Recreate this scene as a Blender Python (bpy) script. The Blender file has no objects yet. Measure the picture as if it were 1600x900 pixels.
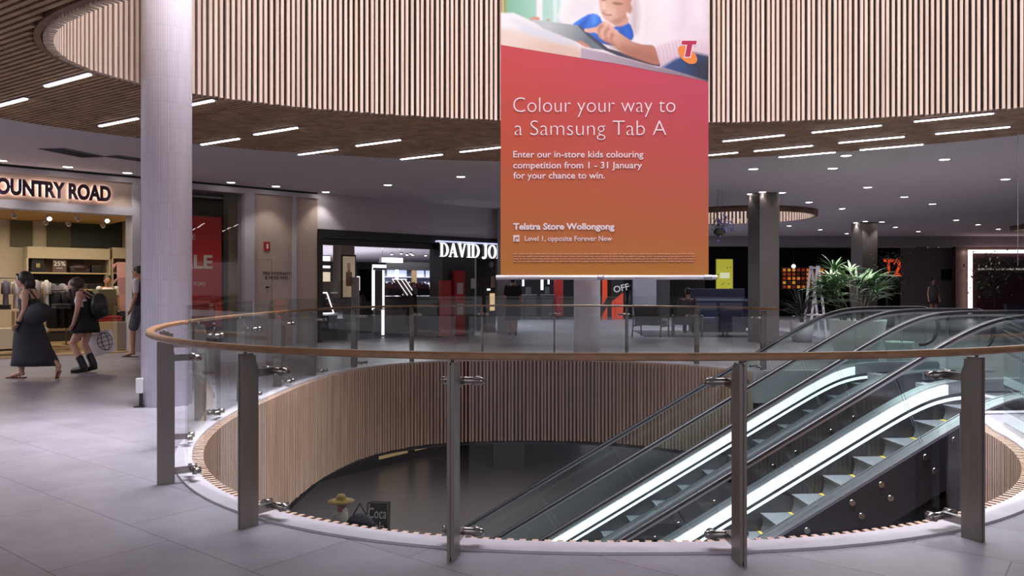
import bpy, bmesh, math, random
from mathutils import Vector, Matrix
random.seed(7)
C = bpy.context.scene.collection
S = bpy.context.scene
PI = math.pi
# ------------------------------------------------------------------ camera, world, light, exposure
F, HZ, EYE = 1230.0, 451.0, 1.35
cam = bpy.data.objects.new('camera', bpy.data.cameras.new('camera')); C.objects.link(cam)
cam.data.sensor_width = 36; cam.data.lens = 36*F/1600; cam.data.shift_y = 1/1600
cam.data.clip_start = .05; cam.data.clip_end = 300
cam.location = (0, 0, EYE); cam.rotation_euler = (PI/2, 0, 0); S.camera = cam
S.view_settings.view_transform = 'Standard'; S.view_settings.look = 'None'
S.view_settings.exposure = 0.13; S.view_settings.gamma = 1.0
S.view_settings.use_curve_mapping = False
S.cycles.transparent_max_bounces = 48
S.cycles.max_bounces = 10; S.cycles.diffuse_bounces = 4; S.cycles.glossy_bounces = 4
S.cycles.caustics_reflective = False; S.cycles.caustics_refractive = False
W = bpy.data.worlds.new('world'); S.world = W; W.use_nodes = True
W.node_tree.nodes['Background'].inputs[0].default_value = (.80, .76, .86, 1)
W.node_tree.nodes['Background'].inputs[1].default_value = .6

def area(name, loc, sx, sy, power, col=(1, 1, 1), rot=(0, 0, 0), spread=180):
    l = bpy.data.lights.new(name, 'AREA'); l.shape = 'RECTANGLE'; l.size = sx; l.size_y = sy
    l.energy = power; l.color = col; l.spread = math.radians(spread)
    o = bpy.data.objects.new(name, l); C.objects.link(o); o.location = loc; o.rotation_euler = rot
    return o
area('skylight', (1.7, 8.4, 9.6), 11.5, 5.0, 1880, (.93, .91, 1.0), spread=85)
area('skylight_far', (7.2, 25.0, 7.5), 4, 4, 350, (.97, .94, 1.0), spread=120)
area('shop_light', (-10.6, 17.8, 2.86), 4.0, 2.0, 85, (1.0, .86, .64), (0, 0, math.radians(42.5)))
area('rear_fill', (0, -3.5, 3.7), 12, 5, 450, (.96, .93, 1.0))  # unseen fill added behind the camera to brighten the near floor
area('left_fill', (-13, 9, 3.7), 5, 9, 580, (.96, .93, 1.0))  # second added fill, lifts the floor and ceiling on the left
area('store_light', (-8.4, 32.8, 2.9), 7, 17, 2300, (.95, .95, 1.0), (0, 0, math.radians(42.5)))
area('store_ceiling_fill', (-8.4, 32.8, 2.2), 6, 16, 130, (.97, .96, 1.0), (PI, 0, math.radians(42.5)))  # added upward fill to brighten the store ceiling, no fitting modelled
area('landing_fill', (8.5, 15.5, 3.7), 6, 4, 290, (1.0, .95, .95))  # extra area fill, placed to brighten the white planter
area('lounge_light', (5, 31.5, 3.7), 9, 4, 220, (.82, .88, 1.0))
area('lower_light', (-1, 19, -1.75), 10, 8, 230, (1.0, .93, .9))

# ------------------------------------------------------------------ materials
MATS = {}
def lin(h):
    h = h.lstrip('#'); v = [int(h[i:i+2], 16)/255 for i in (0, 2, 4)]
    return tuple(c/12.92 if c <= .04045 else ((c+.055)/1.055)**2.4 for c in v) + (1,)
def mat(name, col, rough=.6, metal=0, spec=.5, emit=0, ecol=None):
    if name in MATS: return MATS[name]
    m = bpy.data.materials.new(name); m.use_nodes = True
    b = m.node_tree.nodes['Principled BSDF']
    b.inputs['Base Color'].default_value = lin(col) if isinstance(col, str) else col
    b.inputs['Roughness'].default_value = rough; b.inputs['Metallic'].default_value = metal
    b.inputs['Specular IOR Level'].default_value = spec
    if emit:
        b.inputs['Emission Color'].default_value = lin(ecol or col); b.inputs['Emission Strength'].default_value = emit
    MATS[name] = m
    return m
def nodes(m):
    nt = m.node_tree
    return nt, nt.nodes, nt.links, nt.nodes['Principled BSDF']
def noisy(name, c1, c2, rough=.6, scale=6, stretch=(1, 1, 1), metal=0, spec=.5, bump=0):
    """two-tone material: stretched noise mixes c1 and c2 (wood grain, cloth, stone mottling)"""
    m = mat(name, c1, rough, metal, spec); nt, N, L, b = nodes(m)
    tc = N.new('ShaderNodeTexCoord'); mp = N.new('ShaderNodeMapping'); mp.inputs['Scale'].default_value = stretch
    nz = N.new('ShaderNodeTexNoise'); nz.inputs['Scale'].default_value = scale; nz.inputs['Detail'].default_value = 5
    cr = N.new('ShaderNodeValToRGB'); cr.color_ramp.elements[0].color = lin(c1); cr.color_ramp.elements[1].color = lin(c2)
    cr.color_ramp.elements[0].position = .3; cr.color_ramp.elements[1].position = .7
    L.new(tc.outputs['Object'], mp.inputs[0]); L.new(mp.outputs[0], nz.inputs['Vector'])
    L.new(nz.outputs['Fac'], cr.inputs[0]); L.new(cr.outputs[0], b.inputs['Base Color'])
    if bump:
        bp = N.new('ShaderNodeBump'); bp.inputs['Strength'].default_value = bump; bp.inputs['Distance'].default_value = .01
        L.new(nz.outputs['Fac'], bp.inputs['Height']); L.new(bp.outputs[0], b.inputs['Normal'])
    return m
def glass(name, tint, rough=0.0, ior=1.5):
    m = bpy.data.materials.new(name); m.use_nodes = True; nt = m.node_tree; N = nt.nodes; L = nt.links; N.clear()
    o = N.new('ShaderNodeOutputMaterial'); t = N.new('ShaderNodeBsdfTransparent'); g = N.new('ShaderNodeBsdfGlossy')
    t.inputs[0].default_value = tint; g.inputs['Roughness'].default_value = rough
    fc = N.new('ShaderNodeLayerWeight'); fc.inputs[0].default_value = .5; pw = N.new('ShaderNodeMath'); pw.operation = 'POWER'; pw.inputs[1].default_value = 4.5
    fr = N.new('ShaderNodeMath'); fr.operation = 'MULTIPLY_ADD'; fr.inputs[1].default_value = .80; fr.inputs[2].default_value = .065; mx = N.new('ShaderNodeMixShader')
    ge = N.new('ShaderNodeNewGeometry'); iv = N.new('ShaderNodeMath'); iv.operation = 'SUBTRACT'; iv.inputs[0].default_value = 1; L.new(ge.outputs['Backfacing'], iv.inputs[1])
    fm = N.new('ShaderNodeMath'); fm.operation = 'MULTIPLY'; L.new(iv.outputs[0], fm.inputs[1])
    L.new(fc.outputs['Facing'], pw.inputs[0]); L.new(pw.outputs[0], fr.inputs[0]); L.new(fr.outputs[0], fm.inputs[0]); L.new(fm.outputs[0], mx.inputs[0]); L.new(t.outputs[0], mx.inputs[1]); L.new(g.outputs[0], mx.inputs[2]); L.new(mx.outputs[0], o.inputs[0])
    MATS[name] = m
    return m

# tiled stone floor, laid at 38 degrees to the view
tile = mat('stone_tiles', '#b3aeb3', .38, 0, .4); nt, N, L, b = nodes(tile)
tc = N.new('ShaderNodeTexCoord'); mp = N.new('ShaderNodeMapping'); mp.inputs['Rotation'].default_value = (0, 0, math.radians(38)); mp.inputs['Location'].default_value = (.45, .205, 0)
br = N.new('ShaderNodeTexBrick'); br.inputs['Scale'].default_value = 1; br.inputs['Brick Width'].default_value = 1.2; br.inputs['Row Height'].default_value = .6
br.inputs['Mortar Size'].default_value = .0035; br.inputs['Mortar Smooth'].default_value = .2; br.offset = .37; br.offset_frequency = 2
br.inputs['Color1'].default_value = lin('#949098'); br.inputs['Color2'].default_value = lin('#88848c'); br.inputs['Mortar'].default_value = lin('#5e5a5d')
nz = N.new('ShaderNodeTexNoise'); nz.inputs['Scale'].default_value = 2.2; nz.inputs['Detail'].default_value = 7; nz.inputs['Roughness'].default_value = .62
cr = N.new('ShaderNodeValToRGB'); cr.color_ramp.elements[0].color = (.66, .64, .66, 1); cr.color_ramp.elements[1].color = (1, 1, 1, 1)
cr.color_ramp.elements[0].position = .3; cr.color_ramp.elements[1].position = .65
mx = N.new('ShaderNodeMixRGB'); mx.blend_type = 'MULTIPLY'; mx.inputs[0].default_value = .8
L.new(tc.outputs['Object'], mp.inputs[0]); L.new(mp.outputs[0], br.inputs['Vector']); L.new(mp.outputs[0], nz.inputs['Vector'])
L.new(nz.outputs['Fac'], cr.inputs[0]); L.new(br.outputs['Color'], mx.inputs[1]); L.new(cr.outputs[0], mx.inputs[2]); L.new(mx.outputs[0], b.inputs['Base Color'])

stone = noisy('pale_kerb_stone', '#b3aeb4', '#a49fa6', .4, 5)
plaster = mat('grey_plaster', '#d0cace', .85)
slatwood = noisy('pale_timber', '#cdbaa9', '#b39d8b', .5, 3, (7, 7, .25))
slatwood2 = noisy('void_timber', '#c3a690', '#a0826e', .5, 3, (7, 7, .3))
soffitwood = noisy('soffit_timber', '#bd9c7b', '#94775b', .55, 4, (1, 1, 1))
darkback = mat('dark_backing', '#2a1f24', .8)
bandwood = noisy('band_timber', '#8a6a55', '#70523f', .5, 4)
railwood = noisy('oiled_rail_timber', '#94704f', '#77563b', .35, 5, (2, 2, 6))
steel = noisy('brushed_steel', '#877f79', '#756e68', .36, 12, (1, 1, .1), metal=.6)
chrome = mat('polished_steel', '#b9b6b4', .15, 1)
G = glass('balustrade_glass', (.945, .97, .965, 1)); GE = glass('escalator_glass', (.90, .955, .945, 1)); GS = glass('shop_glass', (.95, .96, .95, 1))
black = mat('black_paint', '#121112', .45); charcoal = mat('charcoal_laminate', '#262427', .5)
edgem = mat('glass_edge', '#5d8488', .25); rubber = mat('black_rubber', '#100e13', .42); white = mat('white_paint', '#dedbdd', .5)
cream = mat('cream_paint', '#cfc3a6', .6); beige = noisy('beige_panel', '#b5a295', '#a69487', .55, 1.2)
frame = mat('pale_frame_paint', '#b2adb2', .5); led = mat('white_led', '#ffffff', emit=9, ecol='#fff2f6')
downled = mat('downlight_lens', '#ffffff', emit=14, ecol='#fff4ef')
skirtled = mat('skirt_led', '#ffffff', emit=1.25, ecol='#eef6ff'); skirtmetal = mat('skirt_metal', '#b3b4ba', .3, .9)
stepmetal = noisy('step_aluminium', '#6f7074', '#606166', .5, 30, (1, 12, 1), metal=.25)
yellow = mat('safety_yellow', '#cbb13a', .6); deckmetal = mat('deck_aluminium', '#b9bac0', .28, .9)
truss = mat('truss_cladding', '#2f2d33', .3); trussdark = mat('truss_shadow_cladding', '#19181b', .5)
red = mat('red_panel', '#a01c1c', .5); navy = mat('navy_fabric', '#232a4a', .9); greyfab = mat('grey_fabric', '#4c494c', .9)

# ------------------------------------------------------------------ helpers
class MB:
    """collects shapes in one bmesh; build() links them as one mesh object"""
    def __init__(s): s.bm = bmesh.new(); s.mi = 0
    def _t(s, vs, M):
        for v in vs: v.co = M @ v.co
    def _m(s, f0):
        s.bm.faces.ensure_lookup_table()
        for f in s.bm.faces[f0:]: f.material_index = s.mi
    def box(s, x0, x1, y0, y1, z0, z1, M=None):
        n = len(s.bm.faces)
        vs = [s.bm.verts.new((x, y, z)) for x in (x0, x1) for y in (y0, y1) for z in (z0, z1)]
        for q in ((0, 1, 3, 2), (4, 6, 7, 5), (0, 4, 5, 1), (2, 3, 7, 6), (0, 2, 6, 4), (1, 5, 7, 3)): s.bm.faces.new([vs[i] for i in q])
        if M: s._t(vs, M)
        s._m(n); return s
    def cyl(s, p, q, r0, r1=None, n=16, caps=True):
        r1 = r0 if r1 is None else r1; p, q = Vector(p), Vector(q); d = (q-p).normalized()
        a = d.orthogonal().normalized(); b_ = d.cross(a); f0 = len(s.bm.faces)
        R = []
        for c, r in ((p, r0), (q, r1)): R.append([s.bm.verts.new(c + (a*math.cos(t)+b_*math.sin(t))*r) for t in [2*PI*i/n for i in range(n)]])
        for i in range(n): s.bm.faces.new((R[0][i], R[0][(i+1) % n], R[1][(i+1) % n], R[1][i])).smooth = True
        if caps: s.bm.faces.new(R[0][::-1]); s.bm.faces.new(R[1])
        s._m(f0); return s
    def sph(s, c, r, n=12, sc=(1, 1, 1), M=None):
        f0 = len(s.bm.faces)
        g = bmesh.ops.create_uvsphere(s.bm, u_segments=n, v_segments=max(6, n*2//3), radius=1)
        T = Matrix.Translation(c) @ (M or Matrix()) @ Matrix.Diagonal((r*sc[0], r*sc[1], r*sc[2], 1))
        s._t(g['verts'], T)
        s.bm.faces.ensure_lookup_table()
        for f in s.bm.faces[f0:]: f.smooth = True
        s._m(f0); return s
    def lathe(s, prof, c=(0, 0, 0), n=28, cap=True):
        f0 = len(s.bm.faces); c = Vector(c)
        R = [[s.bm.verts.new(c+Vector((r*math.cos(2*PI*i/n), r*math.sin(2*PI*i/n), z))) for i in range(n)] for r, z in prof]
        for a, b_ in zip(R, R[1:]):
            for i in range(n): s.bm.faces.new((a[i], a[(i+1) % n], b_[(i+1) % n], b_[i])).smooth = True
        if cap: s.bm.faces.new(R[0][::-1]); s.bm.faces.new(R[-1])
        s._m(f0); return s
    def loft(s, rings, cap=True, smooth=True):
        f0 = len(s.bm.faces); R = [[s.bm.verts.new(p) for p in r] for r in rings]; n = len(R[0])
        for a, b_ in zip(R, R[1:]):
            for i in range(n): s.bm.faces.new((a[i], a[(i+1) % n], b_[(i+1) % n], b_[i])).smooth = smooth
        if cap: s.bm.faces.new(R[0][::-1]); s.bm.faces.new(R[-1])
        s._m(f0); return s
    def sweep(s, path, prof, up=Vector((0, 0, 1)), closed=False):
        """prof (side, up) swept along path of Vectors"""
        rings = []; n = len(path)
        for i, p in enumerate(path):
            a = path[(i-1) % n] if (closed or i) else p; b_ = path[(i+1) % n] if (closed or i < n-1) else p
            t = (b_-a).normalized(); sd = t.cross(up).normalized(); u = sd.cross(t)
            rings.append([p+sd*q[0]+u*q[1] for q in prof])
        if closed: rings.append(rings[0])
        return s.loft(rings, cap=not closed, smooth=False)
    def prism(s, pts, M, d):
        """polygon pts in local xy, extruded 0..d along local z, placed by M"""
        f0 = len(s.bm.faces)
        A = [s.bm.verts.new(M @ Vector((x, y, 0))) for x, y in pts]; B = [s.bm.verts.new(M @ Vector((x, y, d))) for x, y in pts]
        n = len(pts); s.bm.faces.new(A[::-1]); s.bm.faces.new(B)
        for i in range(n): s.bm.faces.new((A[i], A[(i+1) % n], B[(i+1) % n], B[i]))
        s._m(f0); return s
    def poly(s, pts):
        f0 = len(s.bm.faces); s.bm.faces.new([s.bm.verts.new(p) for p in pts]); s._m(f0); return s
    def build(s, name, mats, parent=None, off=None, bevel=0, recalc=True):
        if recalc: bmesh.ops.recalc_face_normals(s.bm, faces=s.bm.faces)
        me = bpy.data.meshes.new(name)
        if off is not None: bmesh.ops.translate(s.bm, verts=s.bm.verts, vec=-Vector(off))
        s.bm.to_mesh(me); s.bm.free()
        for m in (mats if isinstance(mats, (list, tuple)) else [mats]): me.materials.append(m)
        o = bpy.data.objects.new(name, me); C.objects.link(o)
        if parent: o.parent = parent
        elif off is not None: o.location = off
        if bevel:
            bv = o.modifiers.new('bevel', 'BEVEL'); bv.width = bevel; bv.segments = 2; bv.limit_method = 'ANGLE'
        return o
def tag(o, label, cat, group=None, kind=None):
    o['label'] = label; o['category'] = cat
    if group: o['group'] = group
    if kind: o['kind'] = kind
    return o
def thing(name, label, cat, loc=(0, 0, 0), rz=0, group=None):
    o = bpy.data.objects.new(name, None); C.objects.link(o); o.location = loc; o.rotation_euler = (0, 0, rz); o.empty_display_size = .2
    return tag(o, label, cat, group)
def struct(o): o['kind'] = 'structure'; return o
def copy_tree(o, parent=None):
    c = o.copy(); C.objects.link(c)
    if parent: c.parent = parent
    for ch in list(o.children):
        if ch.type != 'LIGHT': copy_tree(ch, c)
    return c
def B(x0, x1, y0, y1, z0, z1): return MB().box(x0, x1, y0, y1, z0, z1)
def flat_mesh(outer, holes=(), depth=0):
    """filled 2-D outline with holes -> mesh (temporary), via a 2-D curve"""
    cu = bpy.data.curves.new('outline', 'CURVE'); cu.dimensions = '2D'; cu.fill_mode = 'BOTH'; cu.extrude = depth/2
    for ring in [outer]+list(holes):
        sp = cu.splines.new('POLY'); sp.points.add(len(ring)-1); sp.use_cyclic_u = True
        for p, q in zip(sp.points, ring): p.co = (q[0], q[1], 0, 1)
    o = bpy.data.objects.new('outline', cu); C.objects.link(o); bpy.context.view_layer.update()
    me = bpy.data.meshes.new_from_object(o.evaluated_get(bpy.context.evaluated_depsgraph_get()))
    bpy.data.objects.remove(o); bpy.data.curves.remove(cu)
    return me
def flat(name, outer, holes, depth, z, m, parent=None):
    me = flat_mesh(outer, holes, depth); me.materials.clear(); me.materials.append(m); me.name = name
    o = bpy.data.objects.new(name, me); C.objects.link(o); o.location.z = z
    if parent: o.parent = parent
    return o
def text(name, body, size, M, m, parent=None, depth=.004, offset=0, align='LEFT', space=1.0, line=1.0, off=None, sx=1.0):
    cu = bpy.data.curves.new(name, 'FONT'); cu.body = body; cu.size = size; cu.extrude = depth/2; cu.offset = offset
    cu.align_x = align; cu.space_character = space; cu.space_line = line; cu.resolution_u = 4
    o = bpy.data.objects.new('outline', cu); C.objects.link(o); bpy.context.view_layer.update()
    me = bpy.data.meshes.new_from_object(o.evaluated_get(bpy.context.evaluated_depsgraph_get()))
    bpy.data.objects.remove(o); bpy.data.curves.remove(cu)
    me.transform(Matrix.Diagonal((sx, 1, 1, 1))); me.transform(M)
    if off is not None: me.transform(Matrix.Translation(-Vector(off)))
    me.materials.clear(); me.materials.append(m); me.name = name
    o = bpy.data.objects.new(name, me); C.objects.link(o)
    if parent: o.parent = parent
    return o
def frame_M(origin, xdir, ydir):
    x = Vector(xdir).normalized(); y = Vector(ydir).normalized(); z = x.cross(y)
    M = Matrix((x, y, z)).transposed().to_4x4(); M.translation = Vector(origin)
    return M
def at(px, py, Y): return Vector(((px-800)/F*Y, Y, EYE+(HZ-py)/F*Y))
def floor_at(px, py, z=0): return at(px, py, (EYE-z)*F/(py-HZ))
def ceil_at(px, py): return at(px, py, 2.4*F/(HZ-py))
CE = 3.75
ORD = 'first second third fourth fifth sixth seventh eighth ninth tenth eleventh twelfth thirteenth fourteenth fifteenth sixteenth seventeenth eighteenth nineteenth twentieth'.split()
ORD += ['twenty-'+w for w in ORD[:9]] + ['thirtieth'] + ['thirty-'+w for w in ORD[:9]]

# ------------------------------------------------------------------ floor void, escalator frame
E0 = Vector((.637, 9.367)); EAL, EAR, EBN, EBF = 3.672, 4.118, 5.22, 5.461
def ell(phi, off=0, z=0):
    c, s_ = math.cos(phi), math.sin(phi)   # a rounded oval whose four quarters bulge a little differently
    a = EAL if c < 0 else EAR; b_ = EBN if s_ < 0 else EBF; n = (2.39 if s_ < 0 else 3.13) if c < 0 else (2.25 if s_ < 0 else 2.10)
    r = (abs(c/(a+.73*off))**n+abs(s_/(b_+off))**n)**(-1/n)
    k = lambda x, lo, hi: min(1, max(0, (x-lo)/(hi-lo)))
    if c > 0: r *= 1+.05*k(s_, -.44, -.18)*(1-k(s_, .12, .45))   # straighter beside the escalators
    return Vector((E0.x+r*c, E0.y+r*s_, z))
TH = .07; EU = Vector((math.cos(TH), math.sin(TH))); EV = Vector((-math.sin(TH), math.cos(TH)))
def uv(u, v, z=0): p = EU*u + EV*v; return Vector((p.x, p.y, z))
NOTCH_U, V0, V1 = 6.5, 8.22, 12.45
def vof(p): return Vector((p.x, p.y)).dot(EV)
def uof(p): return Vector((p.x, p.y)).dot(EU)
def void_outline(off=0, n=220):
    pts = [ell(2*PI*i/n, off) for i in range(n)]
    keep = [p for p in pts if not (uof(p) > 2 and V0-off < vof(p) < V1+off)]
    i0 = max(range(len(keep)), key=lambda i: (keep[i]-keep[(i+1) % len(keep)]).length)
    keep = keep[i0+1:]+keep[:i0+1]        # starts at the far side of the notch, ends at its near side
    keep += [uv(uof(keep[-1])+.02, V0-off), uv(NOTCH_U+off, V0-off), uv(NOTCH_U+off, V1+off), uv(uof(keep[0])+.02, V1+off)]
    return [(p.x, p.y) for p in keep]
outer = [(-34, -7), (46, -7), (46, 62), (-34, 62)]
fl = flat('floor', outer, [void_outline(.16)], .5, -.25, tile); struct(fl)
# pale kerb strip round the opening
kerb = flat('trim_1', void_outline(.16), [void_outline(0)], .52, -.245, stone); struct(kerb)
# slatted timber lining of the void, with its dark backing
def slat_ring(fn, z0, z1, step, w, d, skip=None, name='wall', wood=slatwood, back=darkback, inward=-1):
    sl, bk = MB(), MB(); N_ = 2400; P = [fn(2*PI*i/N_) for i in range(N_+1)]
    acc = 0; last = None; prev = P[0]; panel = []
    for i in range(1, N_+1):
        acc += (P[i]-prev).length; prev = P[i]
        if acc >= step:
            acc -= step; p = P[i]; t = (P[(i+1) % N_]-P[i-1]).normalized(); nrm = Vector((-t.y, t.x, 0))
            if skip and skip(p): continue
            M = Matrix((t, nrm, Vector((0, 0, 1)))).transposed().to_4x4(); M.translation = p
            sl.box(-w/2, w/2, -.004, d, z0+random.uniform(-.006, .006), z1, M)
    n = 240
    for i in range(n):
        a, b_ = fn(2*PI*i/n, True), fn(2*PI*(i+1)/n, True)
        if skip and V0 < vof(a) < V1 and uof(a) > 2: continue
        bk.poly([a+Vector((0, 0, z0+.04)), b_+Vector((0, 0, z0+.04)), b_+Vector((0, 0, z1-.005)), a+Vector((0, 0, z1-.005))])
    o = sl.build(name, wood); struct(o)
    o2 = bk.build(name+'_backing', back); struct(o2)
    return o
inN = lambda p: uof(p) > 2 and V0-.50 < vof(p) < V1+.05
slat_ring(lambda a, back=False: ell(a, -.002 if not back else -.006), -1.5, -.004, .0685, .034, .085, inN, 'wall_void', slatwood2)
# ------------------------------------------------------------------ ceiling, timber soffit, skylight drum
R0 = Vector((1.70, 8.404)); R1 = Vector((.9994, .036)); R2 = Vector((-.036, .9994)); RA, RB = 6.373, 2.918
def ring(phi, off=0, z=0):
    p = R0 + R1*((RA+off)*math.cos(phi)) + R2*((RB+off)*math.sin(phi)); return Vector((p.x, p.y, z))
SO, SAx, SBx = Vector((.85, 8.3)), 8.9, 6.6
def sof(phi, z=0): return Vector((SO.x+SAx*math.cos(phi), SO.y+SBx*math.sin(phi), z))
lp = lambda fn, n=160: [(fn(2*PI*i/n).x, fn(2*PI*i/n).y) for i in range(n)]
H2 = Vector((7.2, 25.0)); H2R = 2.3; H3 = Vector((21.3, 29.5)); H3R = 2.2
circ = lambda c, r, n=64: [(c.x+r*math.cos(2*PI*i/n), c.y+r*math.sin(2*PI*i/n)) for i in range(n)]
cl = flat('ceiling', outer, [lp(sof), circ(H2, H2R), circ(H3, H3R)], .25, CE+.125, plaster); struct(cl)
so_back = flat('ceiling_backing', lp(sof), [lp(lambda a: ring(a, .02))], .02, CE+.10, darkback); struct(so_back)
def line_ell(o, d, c, ex, ey, a, b_):
    ox, oy = (o-c).dot(ex)/a, (o-c).dot(ey)/b_; dx, dy = d.dot(ex)/a, d.dot(ey)/b_
    A_, B_, C_ = dx*dx+dy*dy, ox*dx+oy*dy, ox*ox+oy*oy-1; D_ = B_*B_-A_*C_
    if D_ <= 0: return None
    r = math.sqrt(D_); return (-B_-r)/A_, (-B_+r)/A_
bat = MB(); ang = math.radians(-33); bd = Vector((math.cos(ang), math.sin(ang))); bn = Vector((-bd.y, bd.x))
BST = .082
for k in range(-90, 91):
    o = SO + bn*(k*BST); s1 = line_ell(o, bd, SO, Vector((1, 0)), Vector((0, 1)), SAx, SBx)
    if not s1: continue
    s2 = line_ell(o, bd, R0, R1, R2, RA+.10, RB+.10)
    segs = [s1] if not s2 else [(s1[0], s2[0]), (s2[1], s1[1])]
    M = Matrix((bd.to_3d(), bn.to_3d(), Vector((0, 0, 1)))).transposed().to_4x4(); M.translation = o.to_3d()
    for a, b_ in segs:
        if b_-a > .05: bat.box(a, b_, -.023, .023, CE, CE+.06, M)
struct(bat.build('ceiling_timber_soffit', soffitwood))
bnd = MB()
bnd.sweep([ring(2*PI*i/160, .05, CE+.03) for i in range(160)], [(-.03, -.045), (.03, -.045), (.03, .06), (-.03, .06)], closed=True)
struct(bnd.build('trim_2', bandwood))
slat_ring(lambda a, back=False: ring(a, -.002 if not back else .012), CE-.03, 9.0, .0695, .036, .085, None, 'wall_skylight', slatwood)
# small slatted drum openings further off
def drum(c, r, nm, lab):
    t = thing('ceiling_drum', lab, 'ceiling feature', (c.x, c.y, CE))
    slm, bk = MB(), MB(); n = int(2*PI*r/.13)
    for i in range(n):
        a = 2*PI*i/n; M = Matrix.Rotation(a, 4, 'Z'); slm.box(r-.10, r-.03, -.03, .03, -.16, .95, M)
    bk.lathe([(r-.02, -.14), (r-.02, .95)], cap=False, n=64)
    slm.build('slat_lining', slatwood, t); bk.build('drum_backing', darkback, t)
    rim = MB(); rim.lathe([(r-.02, -.16), (r+.05, -.16), (r+.05, .02), (r-.02, .02), (r-.02, -.16)], cap=False, n=72); rim.build('rim_band', bandwood, t)
drum(H2, H2R, 'a', 'round timber slatted ceiling drum beside the first square column, right of the orange banner')
drum(H3, H3R, 'b', 'timber rimmed ceiling drum cut off by the right edge of the picture')
# ceiling slot grilles above the clothes shop
for (a, b_, c_, d_, lab) in (((60, 232), (100, 231), (165, 244), (125, 245), 'long slot vent in the plaster ceiling, the one further from the white column'),
                             ((163, 243.7), (185, 242), (262, 253), (240, 254), 'long slot vent in the plaster ceiling, partly behind the white column')):
    q = [ceil_at(*p) for p in (a, b_, c_, d_)]
    m = MB(); m.prism([(p.x, p.y) for p in q], Matrix.Translation((0, 0, CE-.012)), .011)
    ctr = sum(q, Vector())/4
    g = thing('ceiling_vent', lab, 'vent', (ctr.x, ctr.y, CE)); m.build('vent_frame', mat('vent_grey', '#77737a', .6), g, off=(ctr.x, ctr.y, CE))
    v = MB()
    for k in range(1, 8):
        p0 = q[0].lerp(q[1], k/8); p1 = q[3].lerp(q[2], k/8)
        v.cyl(p0+Vector((0, 0, -.016)), p1+Vector((0, 0, -.016)), .006, n=6)
    v.build('vent_slats', mat('vent_slat_grey', '#5d5a60', .6), g, off=(ctr.x, ctr.y, CE))
# ------------------------------------------------------------------ columns and far walls
def round_column(x, y, r, top, nm='column'):
    m = MB(); m.lathe([(r, 0), (r, top)], n=48); o = m.build(nm, colmat); o.location = (x, y, 0); return struct(o)
colmat = mat('glazed_column', '#dcd7de', .32, 0, .5); nt, N, L, b = nodes(colmat)
tc = N.new('ShaderNodeTexCoord'); br = N.new('ShaderNodeTexBrick'); sp = N.new('ShaderNodeSeparateXYZ'); at2 = N.new('ShaderNodeMath'); at2.operation = 'ARCTAN2'
cb = N.new('ShaderNodeCombineXYZ'); L.new(tc.outputs['Object'], sp.inputs[0]); L.new(sp.outputs['Y'], at2.inputs[0]); L.new(sp.outputs['X'], at2.inputs[1])
mm = N.new('ShaderNodeMath'); mm.operation = 'MULTIPLY'; mm.inputs[1].default_value = .275; L.new(at2.outputs[0], mm.inputs[0]); L.new(mm.outputs[0], cb.inputs[0]); L.new(sp.outputs['Z'], cb.inputs[1])
br.inputs['Scale'].default_value = 1; br.inputs['Brick Width'].default_value = .024; br.inputs['Row Height'].default_value = .29; br.inputs['Mortar Size'].default_value = .0022
br.offset = 0; br.inputs['Color1'].default_value = lin('#dfdae5'); br.inputs['Color2'].default_value = lin('#d6d1dc'); br.inputs['Mortar'].default_value = lin('#c2bdc4')
L.new(cb.outputs[0], br.inputs['Vector']); L.new(br.outputs['Color'], b.inputs['Base Color'])
bp = N.new('ShaderNodeBump'); bp.inputs['Strength'].default_value = .25; bp.inputs['Distance'].default_value = .003; bp.invert = True
L.new(br.outputs['Fac'], bp.inputs['Height']); L.new(bp.outputs[0], b.inputs['Normal'])
round_column(-4.035, 9.2, .275, 9.0)
round_column(1.53, 16.05, .27, CE)
sqcol = mat('taupe_column', '#564e4d', .5)
for (x0, x1, py) in ((1175, 1223, 300), (1338, 1376, 347), (1440, 1473, 377)):
    Y = 2.4*F/(HZ-py); a = (x0-800)/F*Y; b_ = (x1-800)/F*Y; w = b_-a
    m = MB().box(-w*.36, w*.36, -w*.36, w*.36, 0, CE, Matrix.Rotation(math.radians(14), 4, 'Z'))
    struct(m.build('column', sqcol, off=None, bevel=.01)).location = ((a+b_)/2, Y+w*.4, 0)
# small socket box on a stand at the foot of the near column
p = floor_at(220, 636)
t = thing('socket_post', 'small white socket box on a slim dark stand at the foot of the white column', 'socket box', p)
MB().box(-.015, .015, -.012, .012, .012, .22).build('stand', charcoal, t); MB().box(-.06, .05, -.05, .05, 0, .012).build('foot_plate', charcoal, t)
MB().box(-.045, .03, -.035, .035, .16, .33).build('box', white, t, bevel=.006)

# facade line of the shops on the left: t along it, w behind it
P0 = Vector((-9.85, 15.14)); FD = Vector((.737, .676)).normalized(); FNI = Vector((-FD.y, FD.x))   # FNI points into the shops
def fa(t, w=0, z=0): p = P0+FD*t+FNI*w; return Vector((p.x, p.y, z))
def ft(px, w=0):
    k = (px-800)/F; q = P0+FNI*w; return (q.y*k-q.x)/(FD.x-k*FD.y)
def fz(px, py, w=0): p = fa(ft(px, w), w); return EYE+(HZ-py)/F*p.y
FM = Matrix((FD.to_3d(), FNI.to_3d(), Vector((0, 0, 1)))).transposed().to_4x4(); FM.translation = P0.to_3d()
def fbox(t0, t1, w0, w1, z0, z1): return MB().box(t0, t1, w0, w1, z0, z1, FM)
def fpx(x0, x1, w0, w1, z0, z1, ref=None): r = w0 if ref is None else ref; return fbox(ft(x0, r), ft(x1, r), w0, w1, z0, z1)
TW = ft(496); zt = fz(100, 312)-.0; z_open = fz(120, 332)
def wall(name, m, mt): return struct(m.build(name, mt))
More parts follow.
